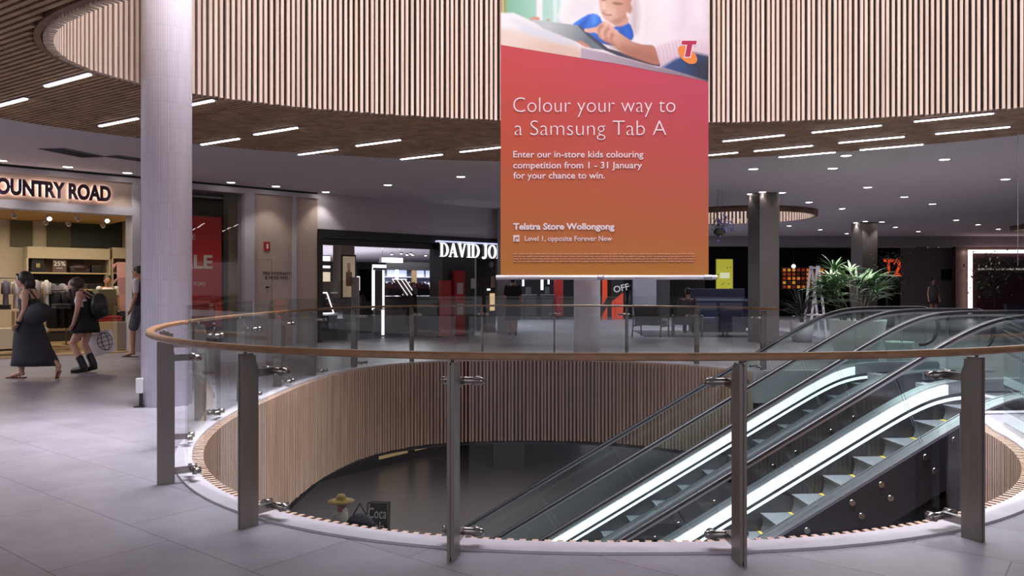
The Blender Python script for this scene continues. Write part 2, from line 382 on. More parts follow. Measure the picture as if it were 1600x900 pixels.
shopframe = frame
# top beam, fascia panel, posts
zfas0, zfas1 = fz(100, 318), fz(100, 277)
wall('trim_3', fbox(ft(-220), TW, -.06, .3, zfas1, CE-.05), shopframe)
wall('shadow_line_strip', fbox(ft(-220), TW, -.02, .3, CE-.05, CE), black)  # black strip standing in for the shadow line under the ceiling
wall('wall_shop_fascia', fbox(ft(-220), ft(206), 0, .3, zfas0, zfas1), beige)
wall('trim_5', fbox(ft(-220), ft(206), -.06, .3, z_open, zfas0), shopframe)
wall('trim_6', fbox(ft(205.5), ft(218), -.06, .4, 0, zfas1), shopframe)
zw = fz(340, 299)
wall('trim_7', fbox(ft(381), ft(396), -.06, .35, 0, zfas1), shopframe)
wall('trim_8', fbox(ft(218), ft(381), -.04, .3, zw, zfas1), shopframe)
wall('wall_shop_side', fbox(ft(396), TW, 0, .3, 0, zfas1), beige)
wall('trim_9', fbox(ft(456), ft(462), -.05, 0, 0, zfas1), shopframe)
wall('trim_10', fbox(ft(424), ft(425), -.004, 0, 0, 2.05), mat('panel_joint', '#8a7a70', .6))
wall('trim_11', fbox(ft(396), ft(424), -.004, 0, 2.04, 2.05), mat('panel_joint', '#8a7a70', .6))
m = MB().box(ft(218), ft(381), .12, .135, .05, zw, FM); o = m.build('window_1', GS); struct(o)
# shop interior shell
WB = 4.6; cream = mat('shop_cream', '#b5a78d', .6)
shop_ceiling = mat('warm_ceiling', '#b08d5a', .8); oak = noisy('oak_boards', '#b99c72', '#a68a62', .4, 3, (1, 6, 1))
wall('floor_shop', fbox(ft(-220), ft(396), 0, WB+.2, .0, .02), oak)
wall('ceiling_shop', fbox(ft(-220), ft(262), .3, WB+.2, z_open+.12, z_open+.2), shop_ceiling)
wall('wall_shop_back', fbox(ft(-220, WB), ft(396)+3, WB, WB+.2, 0, CE), cream)
dq = [fa(ft(224), .35), fa(ft(226), .35), fa(ft(246, WB), WB+.1), fa(ft(243, WB), WB+.1)]
wall('wall_shop_divider', MB().prism([(p.x, p.y) for p in dq], Matrix(), CE), cream)
wall('trim_12', fpx(16, 50, WB-.06, WB, 2.38, 3.15, WB), mat('olive_panel', '#55523c', .7))
wall('trim_13', fpx(73, 110, WB-.06, WB, 2.36, 3.18, WB), mat('olive_panel', '#55523c', .7))
wall('trim_14', fpx(110, 190, WB-.07, WB, 2.33, 3.2, WB), mat('bottle_green', '#1f2219', .6))
# fascia lettering, backlit
Mt = frame_M(fa(ft(171), -.075, fz(171, 310)-.0), FD.to_3d(), (0, 0, 1))
sign = thing('shop_sign', 'dark raised letters with a warm glow behind them on the clothes shop fascia', 'sign', fa(ft(60), -.08, fz(60, 303)))
zb = fz(85, 307)-.02
Mt = frame_M(fa(ft(171), -.09, zb), FD.to_3d(), (0, 0, 1))
def fit_text(name, body, w_, cap, M, m_, parent, depth, offset, off=None):
    o = text(name, body, cap/.69, Matrix(), m_, parent, depth=depth, offset=offset)
    xs = [v.co.x for v in o.data.vertices]; a = min(xs); k = w_/(max(xs)-a)
    for v in o.data.vertices: v.co.x = (v.co.x-a)*k
    o.data.transform(M)
    if off is not None: o.data.transform(Matrix.Translation(-Vector(off)))
    return o
tL = ft(-27); Mt = frame_M(fa(tL, -.09, zb), FD.to_3d(), (0, 0, 1)); wL = ft(171)-tL
fit_text('letters', 'COUNTRY ROAD', wL, .285, Mt, mat('plum_letter', '#2a1630', .5), sign, .035, .019, sign.location)
Mh = frame_M(fa(tL, -.045, zb), FD.to_3d(), (0, 0, 1))
fit_text('letter_glow', 'COUNTRY ROAD', wL, .285, Mh, mat('halo_glow', '#ffe2d6', emit=6), sign, .004, .012, sign.location)
# fire cabinet marks on the plain panel
o = fpx(412.5, 422, -.02, 0, fz(417, 392), fz(417, 378)).build('fire_sign', [red, white]); tag(o, 'small red and white fire sign on the beige shopfront panel', 'sign')
mk = MB().box(ft(416), ft(418.5), -.024, -.019, fz(417, 388.5), fz(417, 381), FM); mk.build('white_bar', white, o)
Mt = frame_M(fa(ft(432.5), -.004, fz(432, 429.5)), FD.to_3d(), (0, 0, 1))
hy = text('hydrant_lettering', 'FIRE HYDRANT\n& HOSE REEL', .105, Mt, mat('grey_letter', '#4b4548', .6), None, depth=.003, offset=.002, align='CENTER', line=1.0)
tag(hy, 'two lines of small grey lettering on the beige shopfront panel', 'lettering')
dh = fpx(416, 421, -.03, 0, fz(418, 450), fz(418, 447.5)).build('recessed_handle', charcoal); tag(dh, 'small dark pull handle low on the beige hydrant door panel', 'handle')

# ------------------------------------------------------------------ department store front beside it
zd1 = fz(500, 358); zd0 = zd1-.22; tl = TW; tr = ft(800)
fascia2 = mat('grey_bulkhead', '#bab4b8', .8)
wall('wall_store_fascia', fbox(tl, tr, 0, .3, zd1, CE), fascia2)
wall('trim_15', fbox(tl, tr, -.05, .3, zd0, zd1), black)
wall('trim_16', fbox(tl, ft(503), -.05, .35, 0, zd0), black)
wall('trim_17', fbox(tl, ft(690), .1, .32, zd0-.16, zd0), charcoal)
sq = [fa(tl, .3), fa(ft(790), .3), fa(ft(790, 24.2), 24.2), fa(tl, 24.2)]; sxy = [(p.x, p.y) for p in sq]
wall('ceiling_store', MB().prism(sxy, Matrix.Translation((0, 0, 2.95)), .05), mat('store_ceiling', '#d8d4da', .8))
wall('wall_store_left', fbox(tl, tl+.1, .35, 24, 0, 3), mat('store_side', '#8f8a90', .7))
wall('wall_store_back', fbox(tl, ft(790, 24), 24, 24.2, 0, 3), mat('store_back', '#5c4f48', .7))
wall('floor_store', MB().prism(sxy, Matrix(), .012), mat('dark_store_floor', '#7b767c', .2))
wall('wall_store_pier', fbox(ft(691), ft(741), -.02, .6, 0, zd0), charcoal)
wall('column', MB().box(-.43, .12, 23.3, 23.8, 0, CE), mat('pier_grey', '#8e888b', .7))
# serif sign letters: thick and thin strokes with feet, heights set from the sign
def serif(ch, h):
    """(filled outlines with holes) for a Roman letter of height h; returns list of (outer, holes), advance"""
    T, t_, s = .135*h, .045*h, .04*h
    def rect(x0, x1, y0, y1): return [(x0, y0), (x1, y0), (x1, y1), (x0, y1)]
    def arc(cx, cy, rx, ry, a0, a1, n=20): return [(cx+rx*math.cos(a0+(a1-a0)*i/n), cy+ry*math.sin(a0+(a1-a0)*i/n)) for i in range(n+1)]
    o = []
    if ch == 'I':
        w = .36*h; o = [(rect(w/2-T/2, w/2+T/2, 0, h), []), (rect(0, w, 0, s), []), (rect(0, w, h-s, h), [])]; return o, w
    if ch == 'D':
        w = .78*h; x = .10*h
        out = [(x, 0)]+arc(x+.22*h, h/2, w-x-.22*h, h/2, -PI/2, PI/2)+[(x, h)]
        inn = [(x+T, s)]+arc(x+.22*h, h/2, w-x-.22*h-T, h/2-s, -PI/2, PI/2)+[(x+T, h-s)]
        o = [(out, [inn]), (rect(0, x+.05*h, 0, s), []), (rect(0, x+.05*h, h-s, h), [])]; return o, w
    if ch == 'O':
        w = .80*h; o = [(arc(w/2, h/2, w/2, h/2+.01*h, 0, 2*PI, 40)[:-1], [arc(w/2, h/2, w/2-T, h/2-s, 0, 2*PI, 40)[:-1]])]; return o, w
    if ch == 'A':
        w = .80*h
        o = [([(w*.47, h), (w*.56, h), (w*.94, 0), (w*.94-T*1.08, 0), (w*.45, h*.86)], []), ([(w*.47, h), (w*.50, h*.86), (w*.14, 0), (w*.14-t_, 0)], []),
             (rect(w*.25, w*.70, h*.29, h*.29+s), []), (rect(0, w*.26, 0, s), []), (rect(w*.62, w*1.02, 0, s), [])]; return o, w
    if ch == 'V':
        w = .80*h
        o = [([(w*.06, h), (w*.06+T*1.08, h), (w*.53, h*.14), (w*.50, 0), (w*.44, 0)], []), ([(w*.86-t_, h), (w*.86, h), (w*.50, 0), (w*.46, .1*h)], []),
             (rect(-.02*w, w*.38, h-s, h), []), (rect(w*.72, w, h-s, h), [])]; return o, w
    if ch == 'J':
        w = .50*h; x = .22*h
        o = [([(x, h), (x+T, h), (x+T, .16*h), (x+T-.05*h, .02*h), (x-.05*h, -.07*h), (x-.20*h, -.07*h), (x-.27*h, .02*h), (x-.24*h, .10*h), (x-.16*h, .10*h), (x-.13*h, .03*h), (x-.06*h, .01*h), (x, .10*h)], []), (rect(x-.1*h, x+T+.1*h, h-s, h), [])]; return o, w
    if ch == 'N':
        w = .86*h
        o = [(rect(.10*h, .10*h+t_, 0, h), []), (rect(w-.10*h-t_, w-.10*h, 0, h), []), ([(.06*h, h), (.06*h+T*1.1, h), (w-.10*h, 0), (w-.10*h-t_, 0), (w-.16*h-t_, 0)], []),
             (rect(0, .27*h, 0, s), []), (rect(w-.27*h, w, h-s, h), [])]; return o, w
    if ch == 'E':
        w = .66*h; x = .10*h
        o = [(rect(x, x+T, 0, h), []), (rect(0, w-.04*h, 0, s), []), (rect(0, w-.06*h, h-s, h), []), (rect(x, w*.72, h*.5, h*.5+s), []), (rect(w-.04*h-s, w-.02*h, 0, .26*h), []), (rect(w-.06*h-s, w-.06*h, .76*h, h), [])]; return o, w
    if ch == 'S':
        w = .56*h
        return [(rect(0, w, 0, s*1.6), []), (rect(0, w, h-s*1.6, h), []), ([(0, h), (T, h), (w, s), (w-T, s)], [])], w
    return [], .30*h
hL = fz(720, 381.5)-fz(720, 402.5); hL = fz(690, 380)-fz(690, 401.5)
t0 = ft(687.5, -.2); x = 0; outs = []
layout = []
for ch in 'DAVID JONES':
    g, adv = serif(ch, 1.0); layout.append((ch, x)); x += adv+(.07 if ch != ' ' else 0)
scale_t = (ft(774, -.2)-t0)/(layout[7][1]+.72)
st_sign = thing('store_sign', 'white lit serif letters on the dark store front left of the banner', 'sign', fa(t0, -.2, fz(690, 401.5)))
ms = []
for ch, lx in layout:
    g, adv = serif(ch, 1.0)
    for out, holes in g:
        me = flat_mesh([(a*scale_t+lx*scale_t, b_*hL) for a, b_ in out], [[(a*scale_t+lx*scale_t, b_*hL) for a, b_ in hh] for hh in holes], .05); ms.append(me)
bm = bmesh.new()
for me in ms: bm.from_mesh(me)
me = bpy.data.meshes.new('letters'); bm.to_mesh(me); bm.free(); me.materials.append(mat('lit_letter', '#ffffff', emit=1.15))
Ms = frame_M(fa(t0, -.2, fz(690, 401.5)), FD.to_3d(), (0, 0, 1)); me.transform(Ms); me.transform(Matrix.Translation(-st_sign.location))
o = bpy.data.objects.new('letters', me); C.objects.link(o); o.parent = st_sign
fbox(t0-.05, t0+4.2, -.18, -.05, fz(690, 379), fz(690, 376.5)).build('light_rail', mat('rail_glow', '#cfd2ff', emit=.8), st_sign, off=st_sign.location)
fbox(t0+.0, t0+4.2, -.17, .1, fz(690, 401), fz(690, 379)).build('sign_board', black, st_sign, off=st_sign.location)

# far shop wall behind the lounge
FY = 36
wall('wall_far', MB().box(-9, 34, FY, FY+.3, 3.28, CE), mat('far_bulkhead', '#908a8e', .8))
wall('wall_far_dark', MB().box(-.9, 10.4, FY+1.6, FY+1.8, 0, 3.3), mat('far_store_back', '#1b1719', .7))
wall('wall_far_screen', MB().box(8.9, 10.95, FY, FY+.3, 0, 3.28), mat('far_matt_black', '#0b0a0b', .9, 0, .1))
wall('wall_far_black', MB().box(12.3, 18.35, FY+1.2, FY+1.5, 0, 3.28), mat('far_black', '#0b090a', .9, 0, .1))
wall('wall_far_grey', MB().box(18.35, 22, FY+1.2, FY+1.5, 0, 3.28), mat('far_grey', '#6f6a6c', .7))
wall('wall_far_brown', MB().box(20.4, 30, FY+.2, FY+.5, 0, CE), noisy('walnut_panel', '#4a3525', '#3c2a1d', .5, 2))
wall('wall_far_pier', MB().box(5.5, 6.55, FY-.3, FY, 0, 3.28), mat('pale_pier', '#aba6b0', .6))
wall('wall_far_pier_dark', MB().box(6.55, 7.2, FY-.1, FY+.2, 0, 3.28), mat('dim_pier', '#4a4545', .6))
wall('wall_right', MB().box(30, 30.3, 4, FY, 0, CE), mat('right_wall', '#5b5558', .8))
wall('wall_left', MB().box(-21, -20.7, -7, 9, 0, CE), mat('left_wall', '#7b7578', .8))

# ------------------------------------------------------------------ lower level
LZ = -4.5
lowfl = mat('lower_floor', '#6d676b', .3)
struct(MB().box(-30, 30, -2, 34, LZ-.2, LZ).build('floor_lower', lowfl))
hole = lp(lambda a: ell(a, .1), 120)
lc = flat('ceiling_lower', [(-30, -2), (30, -2), (30, 34), (-30, 34)], [void_outline(.06)], .04, -1.57, mat('lower_ceiling', '#4a4448', .8)); struct(lc)
q = [floor_at(x, y, LZ) for x, y in ((380, 800), (500, 753), (667, 711), (760, 690))]
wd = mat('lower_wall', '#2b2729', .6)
def lwall(nm, a, b_, z0, z1, th, m):
    d = (b_-a); d.z = 0; L_ = d.length; d.normalize(); nrm = Vector((-d.y, d.x, 0)); M = Matrix((d, nrm, Vector((0, 0, 1)))).transposed().to_4x4(); M.translation = (a.x, a.y, 0)
    return MB().box(0, L_, 0, th, z0, z1, M).build(nm, m)
far_b = q[1]+(q[2]-q[1])*3.2
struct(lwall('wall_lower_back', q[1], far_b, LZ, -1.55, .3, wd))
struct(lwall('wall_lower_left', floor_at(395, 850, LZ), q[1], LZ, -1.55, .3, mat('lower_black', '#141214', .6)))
for (a, b_, lab) in ((.52, .80, 'nearer pale lit shop window on the lower level under the slats'), (.88, 1.02, 'further pale lit shop window on the lower level under the slats')):
    pa, pb = q[1].lerp(far_b, a/3.2*1.0), q[1].lerp(far_b, b_/3.2)
    o = lwall('lower_shop_window', pa-Vector((0, .05, 0)), pb-Vector((0, .05, 0)), LZ+.25, LZ+1.9, .03, mat('lower_glow', '#b49a6c', emit=.35)); tag(o, lab, 'window')
p = floor_at(795, 733, LZ); struct(MB().box(p.x-.5, p.x+.5, p.y, p.y+1, LZ, -1.55).build('column', mat('lower_column', '#393335', .6)))
# ------------------------------------------------------------------ curved glass balustrade round the void
OFFP, OFFG, OFFR = .285, .10, .365
NT = 6000
def arc_table(off, a0, a1):
    ph = [a0+(a1-a0)*i/NT for i in range(NT+1)]; s = [0]
    for i in range(NT): s.append(s[-1]+(ell(ph[i+1], off)-ell(ph[i], off)).length)
    return ph, s
A0, A1 = math.radians(43), math.radians(334)
ph, arcs = arc_table(OFFP, A0, A1)
i3 = min((i for i in range(NT) if PI < ph[i] < 1.75*PI), key=lambda i: abs(ell(ph[i], OFFP).x+.265))
SP = 1.385; s3 = arcs[i3]
def at_x(px):
    k = (px-800)/F; return min((i for i in range(NT) if PI*.95 < ph[i] < 1.95*PI and ell(ph[i], OFFP).y < 5.9), key=lambda i: abs(ell(ph[i], OFFP).x-k*ell(ph[i], OFFP).y))
front = [at_x(x) for x in (259, 388, 709, 1155, 1520)]
posts = [ph[i] for i in front]
def along(s_): i = min(range(NT), key=lambda j: abs(arcs[j]-s_)); return ph[i]
s_ = arcs[front[0]]-SP
while s_ > .1: posts.insert(0, along(s_)); s_ -= SP
s_ = arcs[front[-1]]+SP
while s_ < arcs[-1]: posts.append(along(s_)); s_ += SP
bal = thing('glass_balustrade', 'oval glass balustrade with timber handrail and steel posts round the floor opening', 'balustrade', (E0.x, E0.y, 0))
loc = bal.location
ZR = 1.022
rp = [ell(A0+(A1-A0)*i/260, OFFR, ZR) for i in range(261)]
hr = MB(); w_, h_ = .031, .018
prof = [(-w_, -h_*.6), (-w_*.75, -h_), (w_*.75, -h_), (w_, -h_*.6), (w_, h_*.5), (w_*.7, h_), (-w_*.7, h_), (-w_, h_*.5)]
hr.sweep(rp, prof).build('handrail', railwood, bal, off=loc)
def local_frame(phi, off):
    p = ell(phi, off); t = (ell(phi+.001, off)-ell(phi-.001, off)).normalized(); inn = Vector((-t.y, t.x, 0))
    M = Matrix((inn, t, Vector((0, 0, 1)))).transposed().to_4x4(); M.translation = p; return M   # x inward, y along, z up
for phi in posts:
    M = local_frame(phi, OFFP)
    m = MB(); d, th = .055, .0115
    prof_ = [(-d, 0), (d, 0), (d, .90), (d-.035, .985), (-d, .985)]
    for sgn in (-1, 1):       # two steel plates with a dark gap between them
        T = M @ Matrix(((1, 0, 0, 0), (0, 0, 1, sgn*.011-.0075), (0, 1, 0, 0), (0, 0, 0, 1)))
        m.prism(prof_, T, .015)
    m.box(-d+.006, d-.006, -.0035, .0035, .02, .97, M)
    po = m.build('post', steel, bal, off=loc)
    m = MB(); m.cyl(M @ Vector((-.02, 0, .98)), M @ Vector((-.02, 0, ZR-.016)), .009, n=10); m.build('rail_pin', steel, po, off=loc)
    for z in (.87, .085):
        m = MB(); m.box(d-.01, .165, -.014, .014, z-.022, z+.022, M)
        a, b_ = M @ Vector((.178, -.098, z)), M @ Vector((.178, .098, z))
        m.cyl(a, b_, .021, n=14); m.sph(a, .021, 12); m.sph(b_, .021, 12)
        for q in (-.075, .075):
            m.cyl(M @ Vector((.16, q, z)), M @ Vector((.215, q, z)), .024, n=14)
        m.build('glass_clamp', chrome if z < 0 else mat('satin_clamp', '#8d8783', .25, .95), po, off=loc)
allp = [A0]+posts+[A1]
for a, b_ in zip(allp, allp[1:]):
    pa, pb = ell(a, OFFG), ell(b_, OFFG)
    if (pb-pa).length < .25: continue
    d = (pb-pa).normalized(); nrm = Vector((-d.y, d.x, 0)); M = Matrix((d, nrm, Vector((0, 0, 1)))).transposed().to_4x4(); M.translation = pa
    MB().box(.037, (pb-pa).length-.037, -.006, .006, .055, 1.205, M).build('glass_panel', [G, edgem], bal, off=loc)
    for f in bal.children[-1].data.polygons: f.material_index = 0 if f.area > .2 else 1

# ------------------------------------------------------------------ escalators
T30 = math.tan(PI/6); U0, ZT = 6.0, 1.045
def soft(u, u0, w=.20):
    x = (u0-u)/w; return w*(x if x > 30 else math.log1p(math.exp(x)))
UL = -2.3    # foot of the slope
def slope(u, u0, ztop):
    return ztop - T30*(soft(u, u0)-soft(u, u0-4.5/T30))
rail_z = lambda u: slope(u, U0, ZT)
nose_z = lambda u: slope(u, U0+.385, 0)
deck_z = lambda u: slope(u, U0+.147, .18)
ELOW, EHIGH = -3.6, 7.7
def us(a, b_, n): return [a+(b_-a)*i/n for i in range(n+1)]
def strip(m, v0, v1, zlo, zhi, ua=ELOW, ub=EHIGH, n=90):
    rings = []
    for u in us(ua, ub, n):
        rings.append([uv(u, v0, zlo(u)), uv(u, v1, zlo(u)), uv(u, v1, zhi(u)), uv(u, v0, zhi(u))])
    return m.loft(rings, smooth=False)
def escalator(vn, vf, label, litw):
    """vn, vf: near and far handrail lines"""
    org = uv(2, (vn+vf)/2, LZ); t = thing('escalator', label, 'escalator', org)
    for v, s in ((vn, 1), (vf, -1)):
        # deck, side cladding, glass, handrail
        m = MB(); strip(m, v-.10, v+.10, lambda u: deck_z(u)-.035, deck_z); m.build('deck', deckmetal, t, off=org)
        m = MB(); vs = sorted((v-s*.10, v-s*.125)); strip(m, vs[0], vs[1], lambda u: max(deck_z(u)-.62, LZ+.01), lambda u: deck_z(u)-.02, ELOW, 6.6)
        cladding = m.build('side_cladding', truss, t, off=org)
        for u in [4.26+.84*k_+e_ for k_ in range(-8, 2) for e_ in (0, .33)]:
            for dz in (.12, .33):
                uu = u+dz*.5; c = uv(uu, v-s*.125, deck_z(uu)-dz); m = MB(); m.cyl(c, uv(uu, v-s*.145, deck_z(uu)-dz), .038, .033, 14); m.build('cladding_bolt', chrome, cladding, off=org)
        m = MB(); vs = sorted((v+s*.10, v+s*.13)); strip(m, vs[0], vs[1], lambda u: nose_z(u)-.3, lambda u: deck_z(u)-.15); m.build('skirt_panel', mat('skirt_dark', '#4b4a50', .35, .6), t, off=org)
        if s < 0:
            m = MB(); vs = sorted((v+s*.105, v+s*.128)); strip(m, vs[0], vs[1], lambda u: deck_z(u)-.155, lambda u: deck_z(u)-.025, ELOW, 6.3); m.build('lit_skirt', skirtled, t, off=org)
            m = MB(); strip(m, vs[0], vs[1], lambda u: deck_z(u)-.155, lambda u: deck_z(u)-.025, 6.31, EHIGH); m.build('skirt_end', skirtmetal, t, off=org)
            m = MB(); strip(m, vs[0]-.004, vs[1], lambda u: deck_z(u)-.235, lambda u: deck_z(u)-.195, ELOW, 7.1); m.build('light_strip', mat('strip_led', '#ffffff', emit=2.2, ecol='#cfe6ff'), t, off=org)
        else:
            m = MB(); vs = sorted((v+s*.105, v+s*.128)); strip(m, vs[0], vs[1], lambda u: deck_z(u)-.20, lambda u: deck_z(u)+.005); m.build('skirt_end', skirtmetal, t, off=org)
        # glass panels square to the slope
        ue = 7.55; ua = -3.3; L_ = 1.18; u = ue
        while u > ua:
            u2 = max(ua, u-L_); lean = .5
            rings = []
            for q in us(u2+.010, u-.010, 6):
                zl, zh = deck_z(q), rail_z(q)-.045
                inc = 1 if (-1.5 < q < 5.6) else 0
                sh = .42*min(1, max(0, (5.9-q)/1.0))*min(1, max(0, (q+3)/1.2))
                qt = q-sh; zt_ = rail_z(qt)-.045
                rings.append([uv(q, v-.006, zl), uv(q, v+.006, zl), uv(qt, v+.006, zt_), uv(qt, v-.006, zt_)])
            m = MB(); m.loft(rings, smooth=False); m.bm.faces.ensure_lookup_table()
            for f in m.bm.faces: f.material_index = 1 if len(f.verts) == 4 and f.calc_area() < .02 else 0
            m.build('glass_panel', [GE, edgem], t, off=org)
            u = u2
        # handrail with rounded newel ends, on its thin guide
        top = [uv(u, v, rail_z(u)) for u in us(ELOW+.3, 7.45, 110)]
        zc = ZT-.30
        for i in range(1, 13): a = PI/2-PI*i/12; top.append(uv(7.45+.30*math.cos(a), v, zc+.30*math.sin(a)))
        zb_ = rail_z(ELOW+.3)-.30; low = []
        for i in range(1, 13): a = PI/2+PI*i/12; low.append(uv(ELOW+.3+.30*math.cos(a), v, zb_+.30*math.sin(a)))
        path = low[::-1]+top
        vv = EV.to_3d()
        m = MB(); rings = []
        for i, p in enumerate(path):
            a = path[max(0, i-1)]; b_ = path[min(len(path)-1, i+1)]; d = (b_-a).normalized(); up = vv.cross(d)*-1
            rings.append([p+vv*x+up*y for x, y in ((-.036, -.012), (-.036, .012), (-.024, .024), (.024, .024), (.036, .012), (.036, -.012), (.018, -.022), (-.018, -.022))])
        m.loft(rings).build('handrail', rubber, t, off=org)
        m = MB(); rings = []
        for u in us(ELOW+.3, 7.45, 110):
            z = rail_z(u)-.042; rings.append([uv(u, v-.014, z-.014), uv(u, v+.014, z-.014), uv(u, v+.014, z+.014), uv(u, v-.014, z+.014)])
        m.loft(rings, smooth=False).build('handrail_guide', deckmetal, t, off=org)
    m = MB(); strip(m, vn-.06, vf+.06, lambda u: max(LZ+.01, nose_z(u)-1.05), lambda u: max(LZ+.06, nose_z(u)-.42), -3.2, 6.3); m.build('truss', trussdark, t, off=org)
    # steps
    va, vb = vn+.135, vf-.135; ph_ = .12; k = 0; u = 6.5-.4+ph_
    while nose_z(u) > LZ+.05:
        z, zn_ = nose_z(u), nose_z(u-.4)
        hgt = max(.03, z-zn_)
        prof = [(0, 0), (.4, 0), (.4, -.05), (.06, -hgt-.02)] + [(.035*math.sin(PI*q/6*.9), -hgt*(1-q/6)) for q in range(0, 6)]
        st = MB()
        A_ = [uv(u+a, va, z+c) for a, c in prof]; Bv = [uv(u+a, vb, z+c) for a, c in prof]
        st.loft([A_, Bv], smooth=False)
        st.mi = 1; st.loft([[uv(u+a, va+.002, z+c) for a, c in ((.36, .001), (.40, .001), (.40, .004), (.36, .004))], [uv(u+a, vb-.002, z+c) for a, c in ((.36, .001), (.40, .001), (.40, .004), (.36, .004))]], smooth=False)
        st.loft([[uv(u+a, va+.002, z+c) for a, c in ((0, .001), (.40, .001), (.40, .004), (0, .004))], [uv(u+a, va+.035, z+c) for a, c in ((0, .001), (.40, .001), (.40, .004), (0, .004))]], smooth=False)
        st.build('step', [stepmetal, yellow], t, off=org)
        u -= .4
    m = MB(); strip(m, va-.13, vb+.13, lambda u: -.06, lambda u: .006, 6.1+ph_+.4, 8.2, 4); m.build('landing_plate', mat('landing_plate', '#77787c', .35, .7), t, off=org)
    return t
escalator(8.475, 9.83, 'nearer of the two escalators, its grey steps and lit skirt in full view', 1)
escalator(10.88, 12.2, 'further of the two escalators, behind the nearer one and beside the slatted far wall', 1)

# ------------------------------------------------------------------ ceiling lights
LL = [((72,134),(140,113)),((-20,172),(46,147)),((157,196),(214,183)),((316,225),(372,215)),((398,209),(464,198)),((468,240),(526,233)),((558,226),(624,218)),((628,247),(689,241)),((720,236),(790,228)),
      ((290,165),(304,160)),((1129,219),(1226,210)),((1178,235),(1270,226)),((1080,244),(1142,238)),((1217,244),(1305,237)),((1268,206),(1378,194)),((1310,222),(1414,212)),((1343,233),(1443,224.5)),((1427,188),(1554,176)),((1460,207.5),(1580,197))]
LL.sort(key=lambda l: l[0][0]+l[1][0])
nl = sum(1 for l in LL if l[0][0] < 780); proto = None
for i, (p, q) in enumerate(LL):
    a, b_ = ceil_at(*p), ceil_at(*q); c = (a+b_)/2
    side = ('%s linear light in the timber soffit left of the banner, counted from the left' % ORD[i]) if i < nl else ('%s linear light in the timber soffit right of the banner, counted from the left' % ORD[i-nl])
    if proto is None:
        proto = t = thing('linear_light', side, 'ceiling light', (c.x, c.y, CE), ang, 'linear lights in the timber soffit')
        m = MB(); m.box(-.52, .52, -.045, .045, -.012, -.001); m.build('housing', mat('light_housing', '#8f7f95', .5), t)
        m = MB(); n = 8
        pts = [(.46+.026*math.cos(-PI/2+PI*k/n), .026*math.sin(-PI/2+PI*k/n)) for k in range(n+1)]+[(-.46+.026*math.cos(PI/2+PI*k/n), .026*math.sin(PI/2+PI*k/n)) for k in range(n+1)]
        m.prism(pts, Matrix.Translation((0, 0, -.022)), .0105); m.build('diffuser', led, t)
    else:
        t = copy_tree(proto); t.location = (c.x, c.y, CE); t['label'] = side
DL = [(2.5,250.7),(106,260.7),(199,270),(361,285),(431,291),(509,300),(606,289),(618,326),(715,334),(720,276),(1322,243),(1476,249),(1177,264),(1301,263),(1571,280),(1355.6,292.6),(1413,307.6),(1457,318.6),(1264,316),(1316,326),(1494,344),(1528,351),(1560,358),(1233,353),(1281.5,359),(1323,365),(1399,355),(1435,361.5),(1252,382),(1172.6,363.5),(1128,371),(1483,381),(1577,374),(1595,378)]
DL.sort(); nd = sum(1 for d in DL if d[0] < 780); proto = None
spot = bpy.data.lights.new('downlight_beam', 'SPOT'); spot.energy = 150; spot.spot_size = math.radians(75); spot.spot_blend = .6; spot.shadow_soft_size = .07; spot.color = (1, .94, .9)
wash = spot.copy(); wash.energy = 42; wash.spot_size = math.radians(95)
def downlight(p, lab, group, weak=False):
    global proto
    if proto is None:
        proto = t = thing('downlight', lab, 'ceiling light', (p.x, p.y, CE), 0, group)
        m = MB(); m.lathe([(.085, -.004), (.115, -.012), (.115, .0), (.085, .0)], cap=False, n=24); m.build('trim_ring', white, t)
        m = MB(); m.lathe([(.0, -.012), (.055, -.011), (.088, -.005)], cap=False, n=24); m.build('lens', downled, t)
    else:
        t = copy_tree(proto); t.location = (p.x, p.y, CE); t['label'] = lab; t['group'] = group
    l = bpy.data.objects.new('downlight_beam', wash if weak else spot); C.objects.link(l); l.parent = t; l.location = (0, 0, -.03)
    return t
for i, d in enumerate(DL):
    p = ceil_at(*d)
    lab = ('%s round downlight in the grey ceiling left of the banner, counted from the left' % ORD[i]) if i < nd else ('%s round downlight in the grey ceiling right of the banner, counted from the left' % ORD[i-nd])
    downlight(p, lab, 'downlights in the plaster ceiling', d[0] < 550 and d[1] > 240)
for lst, nm in ((((1173,303),(1191,300),(1222,301)), 'first square column right of the banner'), (((1337,348),(1352,346),(1378,346.6)), 'second square column, behind the palm'), (((1437,378),(1452,376.5),(1475,377)), 'third square column, furthest back')):
    for d, w_ in zip(lst, ('left', 'middle', 'right')):
        p = ceil_at(*d); downlight(p, '%s one of the three small downlights washing the %s' % (w_, nm), 'column wash lights', True)

for q in ((1.25, 15.35), (1.95, 15.45)):
    l = bpy.data.objects.new('column_fill_beam', spot); C.objects.link(l); l.location = (q[0], q[1], CE-.03)  # added spots without fittings, to brighten the far round column
# ------------------------------------------------------------------ hanging banner
YB = 8.0; PX = YB/F
def bp_(px, py, d=0): return Vector(((px-800)*PX, YB-d, EYE+(HZ-py)*PX))
ban = thing('hanging_banner', 'tall red and orange advertising banner hanging over the void', 'banner', bp_(945, 434)); bl = ban.location
cloth = mat('printed_fabric', '#c8402c', .55, 0, .3); nt, N, L, b = nodes(cloth)
tc = N.new('ShaderNodeTexCoord'); sp = N.new('ShaderNodeSeparateXYZ'); L.new(tc.outputs['Object'], sp.inputs[0])
def mrange(src, a, b_):
    r = N.new('ShaderNodeMapRange'); r.inputs['From Min'].default_value = a; r.inputs['From Max'].default_value = b_; L.new(src, r.inputs['Value']); return r.outputs[0]
vz = mrange(sp.outputs['Z'], 0, 2.3); vx = mrange(sp.outputs['X'], -1.05, 1.05)
crp = N.new('ShaderNodeValToRGB'); e = crp.color_ramp.elements
